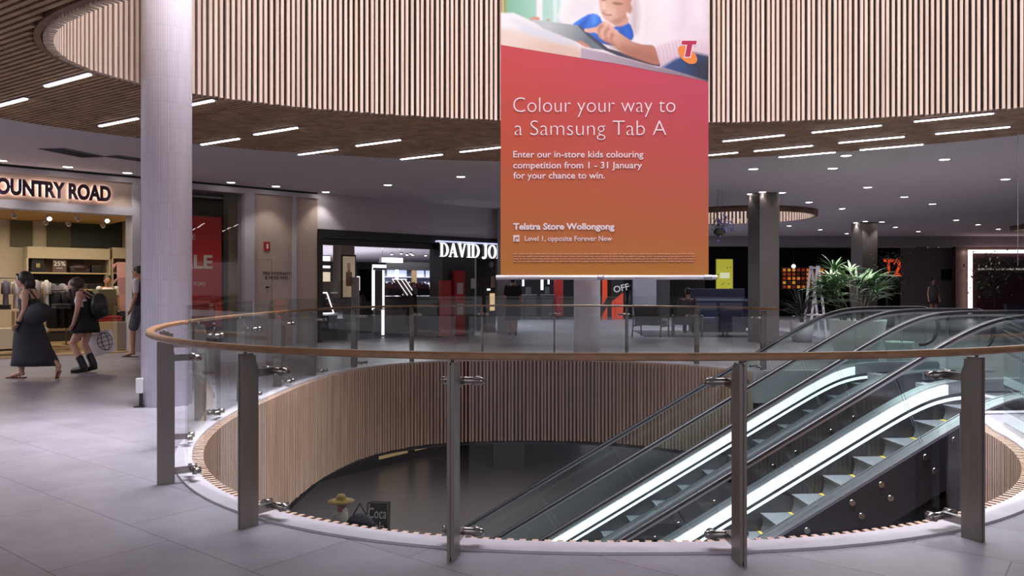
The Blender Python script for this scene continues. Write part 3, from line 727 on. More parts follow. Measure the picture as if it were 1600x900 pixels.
e[0].position = 0; e[0].color = lin('#c2833c'); e[1].position = 1; e[1].color = lin('#cc4e50')
for pos, c in ((.18, '#c5753f'), (.42, '#c86840'), (.65, '#cc5844')): q = e.new(pos); q.color = lin(c)
mx = N.new('ShaderNodeMixRGB'); mx.inputs[2].default_value = lin('#c04876')
mu = N.new('ShaderNodeMath'); mu.operation = 'MULTIPLY'; L.new(vz, mu.inputs[0]); L.new(vx, mu.inputs[1])
mu2 = N.new('ShaderNodeMath'); mu2.operation = 'MULTIPLY'; mu2.inputs[1].default_value = .6; L.new(mu.outputs[0], mu2.inputs[0])
sh = N.new('ShaderNodeMath'); sh.operation = 'MULTIPLY_ADD'; sh.inputs[1].default_value = -.22; L.new(vx, sh.inputs[0])
ad = N.new('ShaderNodeMath'); ad.operation = 'ADD'; ad.inputs[1].default_value = .14; L.new(vz, ad.inputs[0]); L.new(ad.outputs[0], sh.inputs[2])
L.new(vz, crp.inputs[0]); L.new(mu2.outputs[0], mx.inputs[0]); L.new(crp.outputs[0], mx.inputs[1]); L.new(mx.outputs[0], b.inputs['Base Color'])
m = MB(); nx, nz_ = 16, 30; top_py = -130
gx = [783+(1107-783)*i/nx for i in range(nx+1)]
rows = []
for j in range(nz_+1):
    py = 433+(top_py-433)*j/nz_; rows.append([m.bm.verts.new(bp_(x+(-.8 if i == 0 else 0), py, 0)) for i, x in enumerate(gx)])
for j in range(nz_):
    for i in range(nx): m.bm.faces.new((rows[j][i], rows[j][i+1], rows[j+1][i+1], rows[j+1][i]))
o = m.build('printed_sheet', cloth, ban, off=bl); sd = o.modifiers.new('thickness', 'SOLIDIFY'); sd.thickness = .006; sd.offset = 0
m = MB(); m.cyl(bp_(775, 433.5), bp_(1120, 433.5), .023, n=20); m.build('bottom_bar', mat('silver_bar', '#d6d3da', .35, .4), ban, off=bl)
m = MB()
for a, b_ in ((933, 944), (1099, 1112)): m.cyl(bp_(a, 433.5), bp_(b_, 433.5), .0255, n=16)
m.build('bar_joint', mat('bar_clip', '#a9a6b2', .4, .3), ban, off=bl)
m = MB(); m.cyl(bp_(776, top_py), bp_(1114, top_py), .023, n=20); m.build('top_bar', MATS['silver_bar'], ban, off=bl)
m = MB()
for x in (800, 1090): m.cyl(bp_(x, top_py), bp_(x, -900), .004, n=6)
m.build('hanging_wires', chrome, ban, off=bl)
wt = mat('printed_white', '#f6e9ee', .6)
def btext(name, body, px, py, hpx, offset=0, space=1.0, sx=1.0, m_=None):
    M = frame_M(bp_(px, py, .0052), (1, 0, 0), (0, 0, 1)); return text(name, body, hpx*PX, M, m_ or wt, ban, depth=.001, offset=offset*PX, space=space, off=bl, sx=sx)
def width_text(name, body, x0, x1, py, cap, offset=0, m_=None):
    """lettering whose width spans x0..x1 and whose capitals are cap pixels high (default face: capital height .729 of the size)"""
    o = btext(name, body, x0, py, cap/.729, offset, m_=m_)
    xs = [v.co.x for v in o.data.vertices]; x_a, x_b = min(xs), max(xs); ox = bp_(x0, py).x-bl.x; k = (x1-x0)*PX/(x_b-x_a)
    for v in o.data.vertices: v.co.x = ox+(v.co.x-x_a)*k
    return o
width_text('heading_lettering', 'Colour your way to', 802, 1055, 175.5, 25, -.55)
width_text('heading_lettering', 'a Samsung Tab A', 804, 1041, 211.5, 25, -.55)
width_text('copy_lettering', 'Enter our in-store kids colouring', 802, 1005, 246, 10.5, .12)
width_text('copy_lettering', 'competition from 1 - 31 January', 802, 1003, 263, 10.5, .12)
width_text('copy_lettering', 'for your chance to win.', 802, 945, 279, 10.5, .12)
width_text('store_lettering', 'Telstra Store Wollongong', 802, 960, 358.5, 10, .45)
width_text('level_lettering', 'Level 1, opposite Forever New', 820, 956, 376.5, 8.2, .05)
fine = mat('printed_fine_white', '#dba184', .6)
for k in range(4): 
    m = MB(); random.seed(40+k); x = 802
    while x < 1085:
        w_ = random.uniform(3, 11); m.box((x-800)*PX, (min(x+w_, 1086)-800)*PX, YB-.0055, YB-.004, EYE+(HZ-(397.5+k*3.9))*PX, EYE+(HZ-(396+k*3.9))*PX); x += w_+1.6
    m.build('fine_print', fine, ban, off=bl)
m = MB(); m.box((802-800)*PX, (811.5-800)*PX, YB-.006, YB-.003, EYE+(HZ-377.5)*PX, EYE+(HZ-367.5)*PX)
ic = m.build('arrow_icon', wt, ban, off=bl)
m = MB(); Mi = frame_M(bp_(802, 377.5, .0066), (1, 0, 0), (0, 0, 1)); s_ = PX
m.prism([(2.3*s_, 1*s_), (3.8*s_, 1*s_), (3.8*s_, 5*s_), (5.6*s_, 5*s_), (5.6*s_, 3.6*s_), (8.4*s_, 5.8*s_), (5.6*s_, 8*s_), (5.6*s_, 6.5*s_), (2.3*s_, 6.5*s_)], Mi, .0008)
m.build('arrow', mat('printed_rust', '#b5612f', .6), ic, off=bl)
# the printed photograph at the head of the banner (zoom pixels -> banner pixels)
Zs = 330/1597.0
def zp(zx, zy): return 780+zx*Zs, zy*Zs
LAY = [0]
def smooth_ring(pts, it):
    for _ in range(it):
        o = []
        for i in range(len(pts)):
            a, b_ = pts[i], pts[(i+1) % len(pts)]; o += [(a[0]*.75+b_[0]*.25, a[1]*.75+b_[1]*.25), (a[0]*.25+b_[0]*.75, a[1]*.25+b_[1]*.75)]
        pts = o
    return pts
photo_bm = bmesh.new(); photo_mats = []
def patch(pts, col, sm=0, clip=True):
    pts = smooth_ring(pts, sm); LAY[0] += 1; d = .0036+LAY[0]*.00012
    P = []
    for x, y in pts:
        px, py = zp(x, y); px = min(max(px, 783.2), 1106.4); P.append(bp_(px, py, d)-bl)
    me = flat_mesh([(p.x, p.z) for p in P]); k = len(photo_mats); photo_mats.append(mat('photo_'+col.strip('#'), col, .6))
    n = len(photo_bm.faces); photo_bm.from_mesh(me); photo_bm.verts.ensure_lookup_table(); photo_bm.faces.ensure_lookup_table()
    vs = set(v for f in photo_bm.faces[n:] for v in f.verts)
    for v in vs: v.co = Vector((v.co.x, P[0].y, v.co.y))
    for f in photo_bm.faces[n:]: f.material_index = k
import numpy as np
T_ = -628
EDGE = np.array([(14, 340), (300, 388), (620, 440), (900, 484), (1170, 538), (1380, 575), (1480, 596), (1582, 618)], float)
xs = np.linspace(14, 1582, 400); yb = np.interp(xs, EDGE[:, 0], EDGE[:, 1])
yt = np.r_[np.linspace(T_, -30, 24)[:-1], np.linspace(-30, 0, 8)[:-1]]; nlow = 150
rows = [np.full_like(xs, y) for y in yt]+[yb*i/nlow for i in range(nlow+1)]
GX = np.tile(xs, (len(rows), 1)); GY = np.array(rows); COL = np.zeros(GX.shape+(3,)); COL[:] = lin('#f1e9ea')[:3]
def inside(pts):
    m = np.zeros(GX.shape, bool); n = len(pts)
    for i in range(n):
        (x0, y0), (x1, y1) = pts[i], pts[(i+1) % n]
        if y0 == y1: continue
        c = ((y0 > GY) != (y1 > GY)) & (GX < (x1-x0)*(GY-y0)/(y1-y0)+x0); m ^= c
    return m.astype(float)
def edge_dist(pts):
    d = np.full(GX.shape, 1e9); n = len(pts)
    for i in range(n):
        (x0, y0), (x1, y1) = pts[i], pts[(i+1) % n]; dx, dy = x1-x0, y1-y0; q = dx*dx+dy*dy
        if q == 0: continue
        t_ = np.clip(((GX-x0)*dx+(GY-y0)*dy)/q, 0, 1); d = np.minimum(d, (GX-x0-t_*dx)**2+(GY-y0-t_*dy)**2)
    return np.sqrt(d)
def dab(pts, c1, c2=None, axis=None, soft=4, sm=1, a=1.0):
    """a soft edged patch of print: flat colour, or a blend from c1 to c2 along axis"""
    pts = smooth_ring(pts, sm); ins = inside(pts); d = edge_dist(pts)*(2*ins-1); w_ = np.clip(d/soft*.5+.5, 0, 1)*a
    A_ = np.array(lin(c1)[:3]); col = np.broadcast_to(A_, COL.shape)
    if c2:
        (x0, y0), (x1, y1) = axis; q = (x1-x0)**2+(y1-y0)**2; t_ = np.clip(((GX-x0)*(x1-x0)+(GY-y0)*(y1-y0))/q, 0, 1)[..., None]; col = A_*(1-t_)+np.array(lin(c2)[:3])*t_
    COL[:] = COL*(1-w_[..., None])+col*w_[..., None]
# room behind: green wall, pale curtain
dab([(0, T_), (480, T_), (480, 170), (420, 180), (230, 160), (0, 110)], '#7fc09c', '#bfe6da', ((60, 0), (460, 0)), 10, 0)
dab([(0, T_), (52, T_), (56, 110), (0, 110)], '#9aa060', None, None, 6, 0); dab([(20, T_), (34, T_), (34, 100), (20, 100)], '#c9bf8c', None, None, 6, 0)
dab([(282, T_), (328, T_), (328, 210), (282, 200)], '#eef3f2', None, None, 8, 0); dab([(408, T_), (438, T_), (438, 200), (408, 190)], '#ddf0ee', None, None, 8, 0)
# adult's white jumper and its folds
dab([(500, T_), (1600, T_), (1600, 430), (1300, 490), (1100, 430), (1000, 350), (760, 220), (600, 200), (430, 170), (470, 20)], '#f6f3f4', '#f1e6ec', ((500, 0), (1500, 200)), 14, 1)
dab([(560, -60), (640, -120), (760, -60), (750, 80), (640, 140), (560, 150), (500, 160)], '#ebe6ea', None, None, 40, 2)
dab([(1290, -200), (1420, -160), (1450, 120), (1400, 280), (1330, 240), (1360, 60)], '#e4d2e0', None, None, 60, 2, .8)
dab([(1070, -200), (1150, -100), (1170, 200), (1120, 300), (1080, 120)], '#ece2e6', None, None, 50, 2, .8)
dab([(1420, 300), (1440, 150), (1600, 230), (1600, 420), (1500, 330)], '#e9dbe4', None, None, 40, 1, .9)
dab([(1540, T_), (1600, T_), (1600, 300), (1570, 280)], '#d9c6d2', None, None, 40, 0, .7)
dab([(1005, -30), (1030, -80), (1060, 60), (1050, 260), (1010, 250), (985, 160)], '#c7b3b6', None, None, 24, 1, .8)
# bed linen
dab([(0, 98), (110, 98), (230, 152), (330, 215), (480, 260), (600, 335), (625, 372), (645, 460), (0, 420)], '#f4f5f6', '#e6e2e2', ((150, 130), (250, 330)), 8, 0)
dab([(0, 215), (200, 250), (380, 300), (560, 345), (622, 385), (640, 470), (0, 430)], '#efdccf', '#e3c6b6', ((200, 250), (300, 420)), 26, 0)
dab([(120, 190), (330, 232), (520, 290), (590, 345), (430, 320), (230, 262)], '#d5deea', None, None, 26, 2, .75); dab([(60, 130), (180, 160), (260, 210), (140, 190)], '#dfe5ec', None, None, 22, 2, .8)
# child: shirt, neck, face, hair
dab([(545, 190), (600, 150), (690, 98), (760, 118), (780, 170), (860, 215), (920, 165), (985, 165), (1022, 262), (1005, 310), (900, 350), (790, 338), (680, 295), (590, 215)], '#3f86ee', '#1e55b8', ((650, 120), (820, 350)), 6, 1)
dab([(590, 195), (650, 140), (690, 110), (660, 180), (640, 230)], '#1f55bd', None, None, 14, 1, .8); dab([(700, 110), (745, 112), (740, 170), (700, 200)], '#5c9bf6', None, None, 16, 1, .8); dab([(940, 200), (990, 220), (1000, 290), (950, 280)], '#2b6ad6', None, None, 16, 1, .8)
dab([(800, 110), (950, 90), (990, 170), (915, 205), (850, 190)], '#c48f7a', '#d8a791', ((880, 110), (900, 200)), 8, 1)
dab([(752, -110), (800, -230), (900, -270), (990, -220), (1012, -60), (990, 60), (945, 128), (885, 172), (822, 168), (775, 120), (755, 40)], '#e3b9a4', '#bd8871', ((775, 20), (1000, 40)), 7, 1)
dab([(742, -90), (785, -260), (900, -310), (1012, -250), (1022, -60), (1000, 10), (985, -70), (940, -160), (840, -170)], '#7a563d', None, None, 16, 1)
dab([(800, 60), (870, 70), (880, 120), (830, 140), (795, 110)], '#eac6b3', None, None, 30, 2, .7); dab([(900, 60), (950, 50), (960, 100), (910, 120)], '#d59a86', None, None, 30, 2, .6)
dab([(850, 22), (885, 14), (930, 24), (938, 36), (900, 40), (870, 36)], '#8d5f50', None, None, 8, 1, .85); dab([(765, -4), (800, -8), (812, 6), (785, 12)], '#8d5f50', None, None, 8, 1, .85); dab([(845, -10), (890, -22), (940, -8), (890, -14)], '#9a7057', None, None, 8, 1, .7)
dab([(778, 20), (798, 10), (812, 66), (800, 84), (776, 78), (770, 66)], '#edcbb9', None, None, 12, 2, .8); dab([(772, 74), (800, 82), (812, 74), (800, 90), (780, 86)], '#b57c69', None, None, 8, 1, .6)
dab([(772, 92), (800, 102), (858, 110), (838, 122), (800, 118)], '#a5524d', None, None, 5, 1); dab([(790, 103), (845, 111), (815, 114)], '#f0dcd6', None, None, 4, 1, .8)
dab([(962, 50), (1000, 28), (1012, 86), (975, 112)], '#c08a76', None, None, 10, 2)
dab([(850, 155), (920, 140), (960, 110), (930, 165), (880, 182)], '#a97663', None, None, 18, 1, .6)
# tablet
dab([(222, 150), (250, 128), (300, 128), (312, 150), (270, 168)], '#d69a84', None, None, 6, 1); dab([(355, 150), (372, 142), (388, 152), (372, 162)], '#cf9480', None, None, 5, 1)
dab([(236, 146), (590, 192), (665, 262), (815, 382), (700, 368), (545, 300), (330, 216)], '#c2cbcd', '#6f7b82', ((380, 180), (640, 350)), 5, 0)
dab([(590, 190), (614, 198), (822, 366), (1010, 420), (1220, 480), (1216, 506), (1140, 492), (900, 424), (800, 382), (660, 268)], '#4a5168', '#2c2f42', ((600, 200), (1100, 470)), 4, 0)
dab([(575, 300), (640, 318), (695, 362), (640, 358)], '#d08f79', None, None, 8, 1)
# hand, forearm, knuckles
dab([(640, 224), (700, 212), (738, 205), (790, 160), (838, 176), (882, 230), (930, 266), (1040, 335), (1195, 343), (1226, 484), (1180, 492), (1000, 428), (915, 398), (860, 337), (770, 302), (738, 245), (664, 250)], '#e9b9a1', '#b97c66', ((850, 190), (960, 420)), 6, 1)
for k_ in (((738, 208), (792, 168), (800, 190), (757, 238), (772, 296), (748, 270)), ((784, 238), (835, 184), (846, 208), (804, 264), (832, 306), (802, 298)), ((832, 264), (872, 228), (882, 252), (852, 292), (867, 337), (844, 312))): dab(k_, '#b77a65', None, None, 12, 1, .75)
for c_ in ((800, 176), (846, 196), (880, 240)): dab([(c_[0]-22, c_[1]), (c_[0], c_[1]-16), (c_[0]+22, c_[1]+4), (c_[0], c_[1]+20)], '#f3cdb8', None, None, 14, 2, .7)
dab([(640, 224), (664, 216), (670, 236), (650, 244)], '#f0c8b4', None, None, 6, 1, .8); dab([(770, 290), (860, 330), (915, 392), (850, 360)], '#8f5a49', None, None, 18, 1, .7)
dab([(900, 340), (1040, 385), (1190, 420), (1215, 488), (1000, 428)], '#a66a55', None, None, 34, 1, .7)
# ribbed cuff, jeans, grey wedge
dab([(1178, 350), (1360, 283), (1600, 285), (1600, 450), (1400, 474), (1225, 515)], '#f0dfe6', '#d8c0cc', ((1250, 330), (1300, 500)), 6, 0)
for k_ in range(7): dab([(1196+k_*27, 360-k_*9), (1206+k_*27, 357-k_*9), (1236+k_*26, 504-k_*8), (1226+k_*26, 506-k_*8)], '#cdb3c0', None, None, 8, 0, .7)
dab([(1222, 514), (1330, 445), (1480, 398), (1600, 425), (1600, 640), (1400, 570)], '#34508a', '#222c44', ((1300, 450), (1560, 600)), 14, 0); dab([(1420, 470), (1520, 440), (1600, 460), (1600, 640), (1500, 600)], '#262e42', None, None, 40, 1, .8)
dab([(618, 362), (800, 400), (1180, 503), (1400, 558), (1600, 622), (1600, 660), (618, 470)], '#b9a9b6', '#94838f', ((700, 380), (1300, 560)), 7, 0)
bm = bmesh.new(); lay = bm.verts.layers.float_color.new('print')
Vg = []
for j in range(GX.shape[0]):
    r_ = []
    for i in range(GX.shape[1]):
        px, py = zp(GX[j, i], GY[j, i]); v = bm.verts.new(bp_(px, py, .0036)-bl); c = COL[j, i]; v[lay] = (c[0], c[1], c[2], 1); r_.append(v)
    Vg.append(r_)
for j in range(len(Vg)-1):
    for i in range(len(Vg[0])-1): bm.faces.new((Vg[j][i], Vg[j+1][i], Vg[j+1][i+1], Vg[j][i+1]))
me = bpy.data.meshes.new('printed_photo'); bm.to_mesh(me); bm.free()
pm = mat('photo_print', '#ffffff', .6); nt, N, L, b = nodes(pm); at_ = N.new('ShaderNodeAttribute'); at_.attribute_name = 'print'; L.new(at_.outputs['Color'], b.inputs['Base Color']); me.materials.append(pm)
o = bpy.data.objects.new('printed_photo', me); C.objects.link(o); o.parent = ban
LAY[0] = 8
# emblem: slanted T over a tilted oval
patch([(1345, 370), (1370, 345), (1420, 352), (1480, 400), (1502, 455), (1480, 485), (1430, 485), (1370, 440)], '#ee8a3c', 2)
patch([(1375, 302), (1500, 302), (1494, 345), (1466, 346), (1448, 438), (1394, 438), (1412, 346), (1370, 346)], '#f4e4ea')
patch([(1381, 309), (1494, 309), (1488, 338), (1460, 339), (1442, 431), (1402, 431), (1420, 339), (1377, 339)], '#b8234f')
me = bpy.data.meshes.new('printed_emblem'); photo_bm.to_mesh(me); photo_bm.free()
for k in photo_mats: me.materials.append(k)
o = bpy.data.objects.new('printed_emblem', me); C.objects.link(o); o.parent = ban
# thin cable at the right, from another hanging
c = at(1590.5, 400, 12.0); m = MB(); m.cyl((c.x, c.y, 1.7), (c.x, c.y, 9), .006, n=6); tag(m.build('hanging_cable', chrome, off=(c.x, c.y, 1.7)), 'thin steel cable hanging down near the right edge of the picture', 'cable')
# ------------------------------------------------------------------ people
def fused(name, shapes, m, parent, vox=.009, smooth=3):
    """overlapping tapered limbs and ellipsoids fused into one continuous surface"""
    b_ = MB()
    for s in shapes:
        if s[0] == 'c':
            _, p, q, r0, r1 = s; b_.cyl(p, q, r0, r1, 14); b_.sph(p, r0, 14); b_.sph(q, r1, 14)
        else:
            _, c, r, sc = s[:4]; b_.sph(c, r, 20, sc, s[4] if len(s) > 4 else None)
    o = b_.build(name, m, parent)
    rm = o.modifiers.new('fuse', 'REMESH'); rm.mode = 'VOXEL'; rm.voxel_size = vox; rm.use_smooth_shade = True
    sm = o.modifiers.new('smooth', 'SMOOTH'); sm.iterations = smooth; sm.factor = .5
    bpy.context.view_layer.update()
    me = bpy.data.meshes.new_from_object(o.evaluated_get(bpy.context.evaluated_depsgraph_get()))
    o.modifiers.clear(); o.data = me; me.name = name
    for f in me.polygons: f.use_smooth = True
    return o
V = Vector
STAND = dict(head=(.03, 0, 1.60), neck=(.0, 0, 1.43), chest=(0, 0, 1.24), waist=(0, 0, 1.06), pelvis=(0, 0, .93),
    shl=(0, .175, 1.39), shr=(0, -.175, 1.39), ell=(-.02, .22, 1.12), elr=(-.02, -.22, 1.12), wrl=(.06, .23, .90), wrr=(.06, -.23, .90),
    hil=(0, .085, .90), hir=(0, -.085, .90), knl=(.02, .095, .49), knr=(.02, -.095, .49), anl=(-.02, .1, .08), anr=(-.02, -.1, .08), tol=(.14, .11, .03), tor=(.14, -.11, .03))
def hand(sh, wr, el, side, curl=.5):
    d = (wr-el).normalized(); s = V((0, side, 0)); pn = d.cross(s).normalized()*side; f = d.cross(pn).normalized()
    pal = wr+d*.05; sh.append(('c', wr, wr+d*.02, .024, .028)); sh.append(('s', pal, .042, (.55, .95, 1.0), Matrix((f if False else pn, f, d)).transposed().to_4x4()))
    for i, (o_, L_) in enumerate(((-.027, .060), (-.009, .072), (.009, .068), (.026, .054))):
        a = pal+d*.034+f*o_; b_ = a+d*L_*.5+pn*L_*.12*curl; c = b_+d*L_*.38+pn*L_*.45*curl
        sh += [('c', a, b_, .0095, .009), ('c', b_, c, .009, .0075)]
    a = pal-f*.032-d*.01; b_ = a-f*.018+d*.032+pn*.01; c = b_+d*.028+pn*.008
    sh += [('c', a, b_, .011, .010), ('c', b_, c, .010, .008)]
def person(label, loc, rz, pose, skin, hair=None, k=1.0, slim=1.0, face=(1, 0, -.1), hairfn=None, vox=.009):
    t = thing('person', label, 'person', loc, rz)
    J = {a: V(b_)*k for a, b_ in {**STAND, **pose}.items()}
    sh = []
    hd = J['head']; fd = V(face).normalized(); lf = V((0, 0, 1)).cross(fd).normalized(); up = fd.cross(lf)
    RM = Matrix((fd, lf, up)).transposed().to_4x4()
    sh += [('s', hd, .1*k, (.98, .78, 1.14), RM), ('s', hd+fd*.032*k-up*.058*k, .062*k, (1, .85, .95), RM), ('s', hd+fd*.104*k-up*.012*k, .016*k, (1.1, .75, 1.5), RM)]
    for s in (1, -1): sh.append(('s', hd+lf*.079*k*s-up*.005*k-fd*.005*k, .028*k, (.7, .35, 1.1), RM))
    sh += [('c', J['neck'], hd-up*.07*k-fd*.01*k, .056*k*slim, .052*k*slim)]
    sh += [('s', J['chest'], .17*k*slim, (.68, .98, 1.15)), ('s', J['waist'], .14*k*slim, (.78, 1.0, 1.2)), ('s', J['pelvis'], .16*k*slim, (.80, 1.05, .95)),
           ('c', J['neck']-V((0, 0, .02)), J['chest']+V((0, 0, .06)), .06*k, .10*k)]
    for s, S_ in ((1, 'l'), (-1, 'r')):
        sh += [('c', J['neck']-V((0, 0, .05)), J['sh'+S_], .05*k, .056*k), ('c', J['sh'+S_], J['el'+S_], .050*k*slim, .038*k*slim), ('c', J['el'+S_], J['wr'+S_], .037*k*slim, .026*k),
               ('c', J['hi'+S_], J['kn'+S_], .088*k*slim, .056*k*slim), ('c', J['kn'+S_], J['kn'+S_].lerp(J['an'+S_], .35), .054*k*slim, .055*k*slim), ('c', J['kn'+S_].lerp(J['an'+S_], .35), J['an'+S_], .055*k*slim, .036*k),
               ('c', J['an'+S_], J['to'+S_], .038*k, .030*k), ('c', J['an'+S_]+(J['an'+S_]-J['to'+S_])*.12-V((0, 0, .02)), J['an'+S_], .034*k, .036*k)]
        hand(sh, J['wr'+S_], J['el'+S_], s)
    fused('body', sh, skin, t, vox)
    dark = mat('eye_dark', '#1d1512', .4); lip = mat('lip', '#8d4a45', .5)
    for s in (1, -1):
        e_ = MB(); e_.sph(hd+fd*.090*k+lf*.034*k*s+up*.012*k, .010*k, 8, (.7, 1.2, .7), RM); e_.build('eye', dark, t)
    e_ = MB(); e_.sph(hd+fd*.091*k-up*.062*k, .018*k, 8, (.5, 1.2, .3), RM); e_.build('mouth', lip, t)
    return t, J, RM, hd
def garment(name, rings, m, parent, n=22):
    """closed tube of ellipses: (x, y, z, rx, ry)"""
    R = [[V((x+rx*math.cos(2*PI*i/n), y+ry*math.sin(2*PI*i/n), z)) for i in range(n)] for x, y, z, rx, ry in rings]
    return MB().loft(R).build(name, m, parent)
skinA = mat('fair_skin', '#c79a86', .5); skinB = mat('tan_skin', '#a97860', .5)
hairdark = noisy('dark_hair', '#2a1d1a', '#1c1412', .45, 30, (1, 1, .2)); hairbrown = noisy('brown_hair', '#46302a', '#2c1e1b', .45, 30, (1, 1, .2))
dressm = noisy('charcoal_cotton', '#34343c', '#2b2b32', .85, 6); blackm = mat('black_cotton', '#151417', .85); whitecot = mat('white_cotton', '#d8d4d2', .8)
leather = mat('black_leather', '#18161a', .4); sandal = mat('red_sandal', '#6b2326', .5)

# woman in the long dress
p = floor_at(45, 592)
t, J, RM, hd = person('person in a long charcoal dress and red sandals walking left, carrying a dark shoulder bag', p, PI,
    dict(head=(.085, 0, 1.475), neck=(.02, 0, 1.33), chest=(-.01, 0, 1.17), waist=(-.02, 0, 1.0), pelvis=(0, 0, .86), shl=(-.05, .165, 1.29), shr=(.01, -.165, 1.29),
         ell=(-.06, .20, 1.04), wrl=(.03, .21, .85), elr=(.10, -.20, 1.06), wrr=(.20, -.17, .92), hil=(0, .09, .83), hir=(0, -.09, .83),
         knr=(.14, -.09, .46), anr=(.17, -.09, .085), tor=(.31, -.09, .035), knl=(-.16, .05, .45), anl=(-.46, .02, .20), tol=(-.44, .02, .05)), skinA, slim=1.03, face=(1, 0, -.12))
garment('dress', [(0, 0, 1.27, .09, .13), (-.005, 0, 1.18, .135, .175), (-.015, 0, 1.02, .125, .16), (-.01, 0, .88, .155, .195), (-.02, 0, .70, .21, .21), (-.05, 0, .48, .27, .21), (-.09, 0, .30, .33, .20), (-.10, 0, .20, .36, .19)], dressm, t)
m = MB()
for s in (1, -1): m.cyl((.03, .09*s, 1.26), (-.02, .10*s, 1.36), .018, n=8); m.cyl((-.02, .10*s, 1.36), (-.08, .09*s, 1.24), .018, n=8)
m.build('dress_straps', dressm, t)
m = MB(); m.sph(hd+V((-.035, 0, .03)), .108, 18, (1.0, .92, 1.05)); m.sph(hd+V((-.10, 0, -.05)), .085, 16, (.9, .95, 1.25)); m.build('hair', hairdark, t)
m = MB(); m.sph(hd+V((.055, .05, .085)), .026, 10, (.6, 1, .7)); m.sph(hd+V((.055, -.05, .085)), .026, 10, (.6, 1, .7)); m.cyl(hd+V((.05, -.09, .075)), hd+V((.05, .09, .075)), .006, n=6); m.build('sunglasses', mat('sunglass_black', '#0c0c0e', .15), t)
m = MB(); m.cyl(J['wrl']+V((-.01, 0, .02)), J['wrl']+V((.005, 0, -.012)), .033, n=14); m.build('watch', leather, t)
for a, b_ in (('anr', 'tor'), ('anl', 'tol')):
    m = MB(); d = (J[b_]-J[a]); hz_ = d.normalized(); sd = V((0, 1, 0)); nn = hz_.cross(sd)
    if a == 'anl': c0, c1 = V((-.475, .02, .12)), V((-.43, .02, .01))
    else: c0, c1 = J[a]+V((-.06, 0, -.075)), J[b_]+V((.07, 0, -.025))
    dd = (c1-c0).normalized(); u_ = V((0, 1, 0)); w_ = dd.cross(u_)
    m.box(0, (c1-c0).length, -.042, .042, -.008, .008, frame_M(c0, dd, u_))
    for q in (.35, .7): m.cyl(c0.lerp(c1, q)+u_*.042, J[b_].lerp(J[a], .9-q)+V((0, 0, .03)), .006, n=6); m.cyl(c0.lerp(c1, q)-u_*.042, J[b_].lerp(J[a], .9-q)+V((0, 0, .03)), .006, n=6)
    m.build('sandal', sandal, t)
bag = MB(); bag.sph((-.22, .17, .98), .19, 18, (1.15, .48, .85), Matrix.Rotation(.35, 4, 'Y')); bg = bag.build('shoulder_bag', noisy('dark_canvas', '#26262d', '#1e1e24', .7, 8)); bg.parent = None
bg.matrix_world = Matrix.Translation(p) @ Matrix.Rotation(PI, 4, 'Z')
tag(bg, 'slouchy dark shoulder bag behind the arm of the person in the long dress', 'bag')
m = MB(); m.cyl((-.17, .17, 1.10), (-.06, .15, 1.345), .012, n=8); m.cyl((-.30, .17, 1.08), (-.09, .13, 1.345), .012, n=8); m.build('bag_strap', leather, bg)

# woman with the backpack, head bowed
p = floor_at(133, 582)
t, J, RM, hd = person('person in a black pinafore, white top and black boots, head bowed, walking left', p, PI,
    dict(head=(.165, 0, 1.40), neck=(.06, 0, 1.30), chest=(.01, 0, 1.13), waist=(-.02, 0, .97), pelvis=(-.03, 0, .83), shl=(.0, .165, 1.26), shr=(.03, -.165, 1.26),
         ell=(.01, .205, 1.02), wrl=(.07, .20, .82), elr=(.10, -.19, 1.03), wrr=(-.02, -.20, .84), hil=(-.03, .085, .80), hir=(-.03, -.085, .80),
         knl=(.15, .09, .47), anl=(-.03, .09, .10), tol=(.12, .09, .04), knr=(.06, -.09, .46), anr=(-.09, -.09, .12), tor=(.05, -.09, .04)), skinA, slim=.98, face=(1, 0, -.62))
garment('pinafore', [(.02, 0, 1.22, .10, .11), (.01, 0, 1.14, .135, .165), (-.02, 0, .99, .125, .155), (-.03, 0, .84, .155, .19), (-.01, 0, .72, .20, .21), (-.005, 0, .645, .215, .215)], blackm, t)
garment('white_top', [(.04, 0, 1.27, .075, .13), (.02, 0, 1.16, .128, .172), (.0, 0, 1.06, .125, .165)], whitecot, t)
m = MB()
for s in (1, -1): m.cyl((.12, .085*s, 1.15), (.04, .10*s, 1.305), .020, n=8); m.cyl((.04, .10*s, 1.305), (-.10, .08*s, 1.16), .020, n=8)
m.build('pinafore_straps', blackm, t)
m = MB(); m.sph(hd+V((-.035, 0, .03)), .108, 18, (1.0, .92, 1.02)); m.sph(hd+V((-.03, .05, -.08)), .075, 16, (.8, .6, 1.7)); m.sph(hd+V((-.03, -.05, -.08)), .075, 16, (.8, .6, 1.7)); m.sph(hd+V((.05, .06, -.13)), .045, 12, (.8, .6, 1.8)); m.build('hair', hairbrown, t)
for S_ in 'lr':
    a, b_ = J['an'+S_], J['to'+S_]; up_ = (J['kn'+S_]-a).normalized()
    fused('boot', [('c', a+up_*.16, a, .058, .056), ('c', a-V((0, 0, .03)), b_+V((.02, 0, .0)), .050, .042), ('c', a+V((-.03, 0, -.05)), b_+V((.03, 0, -.02)), .036, .034)], leather, t, .012)
bp2 = MB(); bp2.sph((-.235, .02, 1.07), .2, 18, (.62, .85, 1.08)); bp2.sph((-.32, .02, .99), .12, 14, (.5, 1, .8)); bk_ = bp2.build('backpack', leather)
bk_.matrix_world = Matrix.Translation(p) @ Matrix.Rotation(PI, 4, 'Z'); tag(bk_, 'black leather backpack on the back of the person with bowed head', 'backpack')
for s in (.11, -.09):
    m = MB(); m.cyl((-.19, s, 1.20), (.02, s, 1.325), .014, n=8); m.cyl((.02, s, 1.325), (.115, s, 1.13), .014, n=8); m.cyl((.115, s, 1.13), (-.14, s, .93), .012, n=8)
    m.build('backpack_strap', leather, bk_)
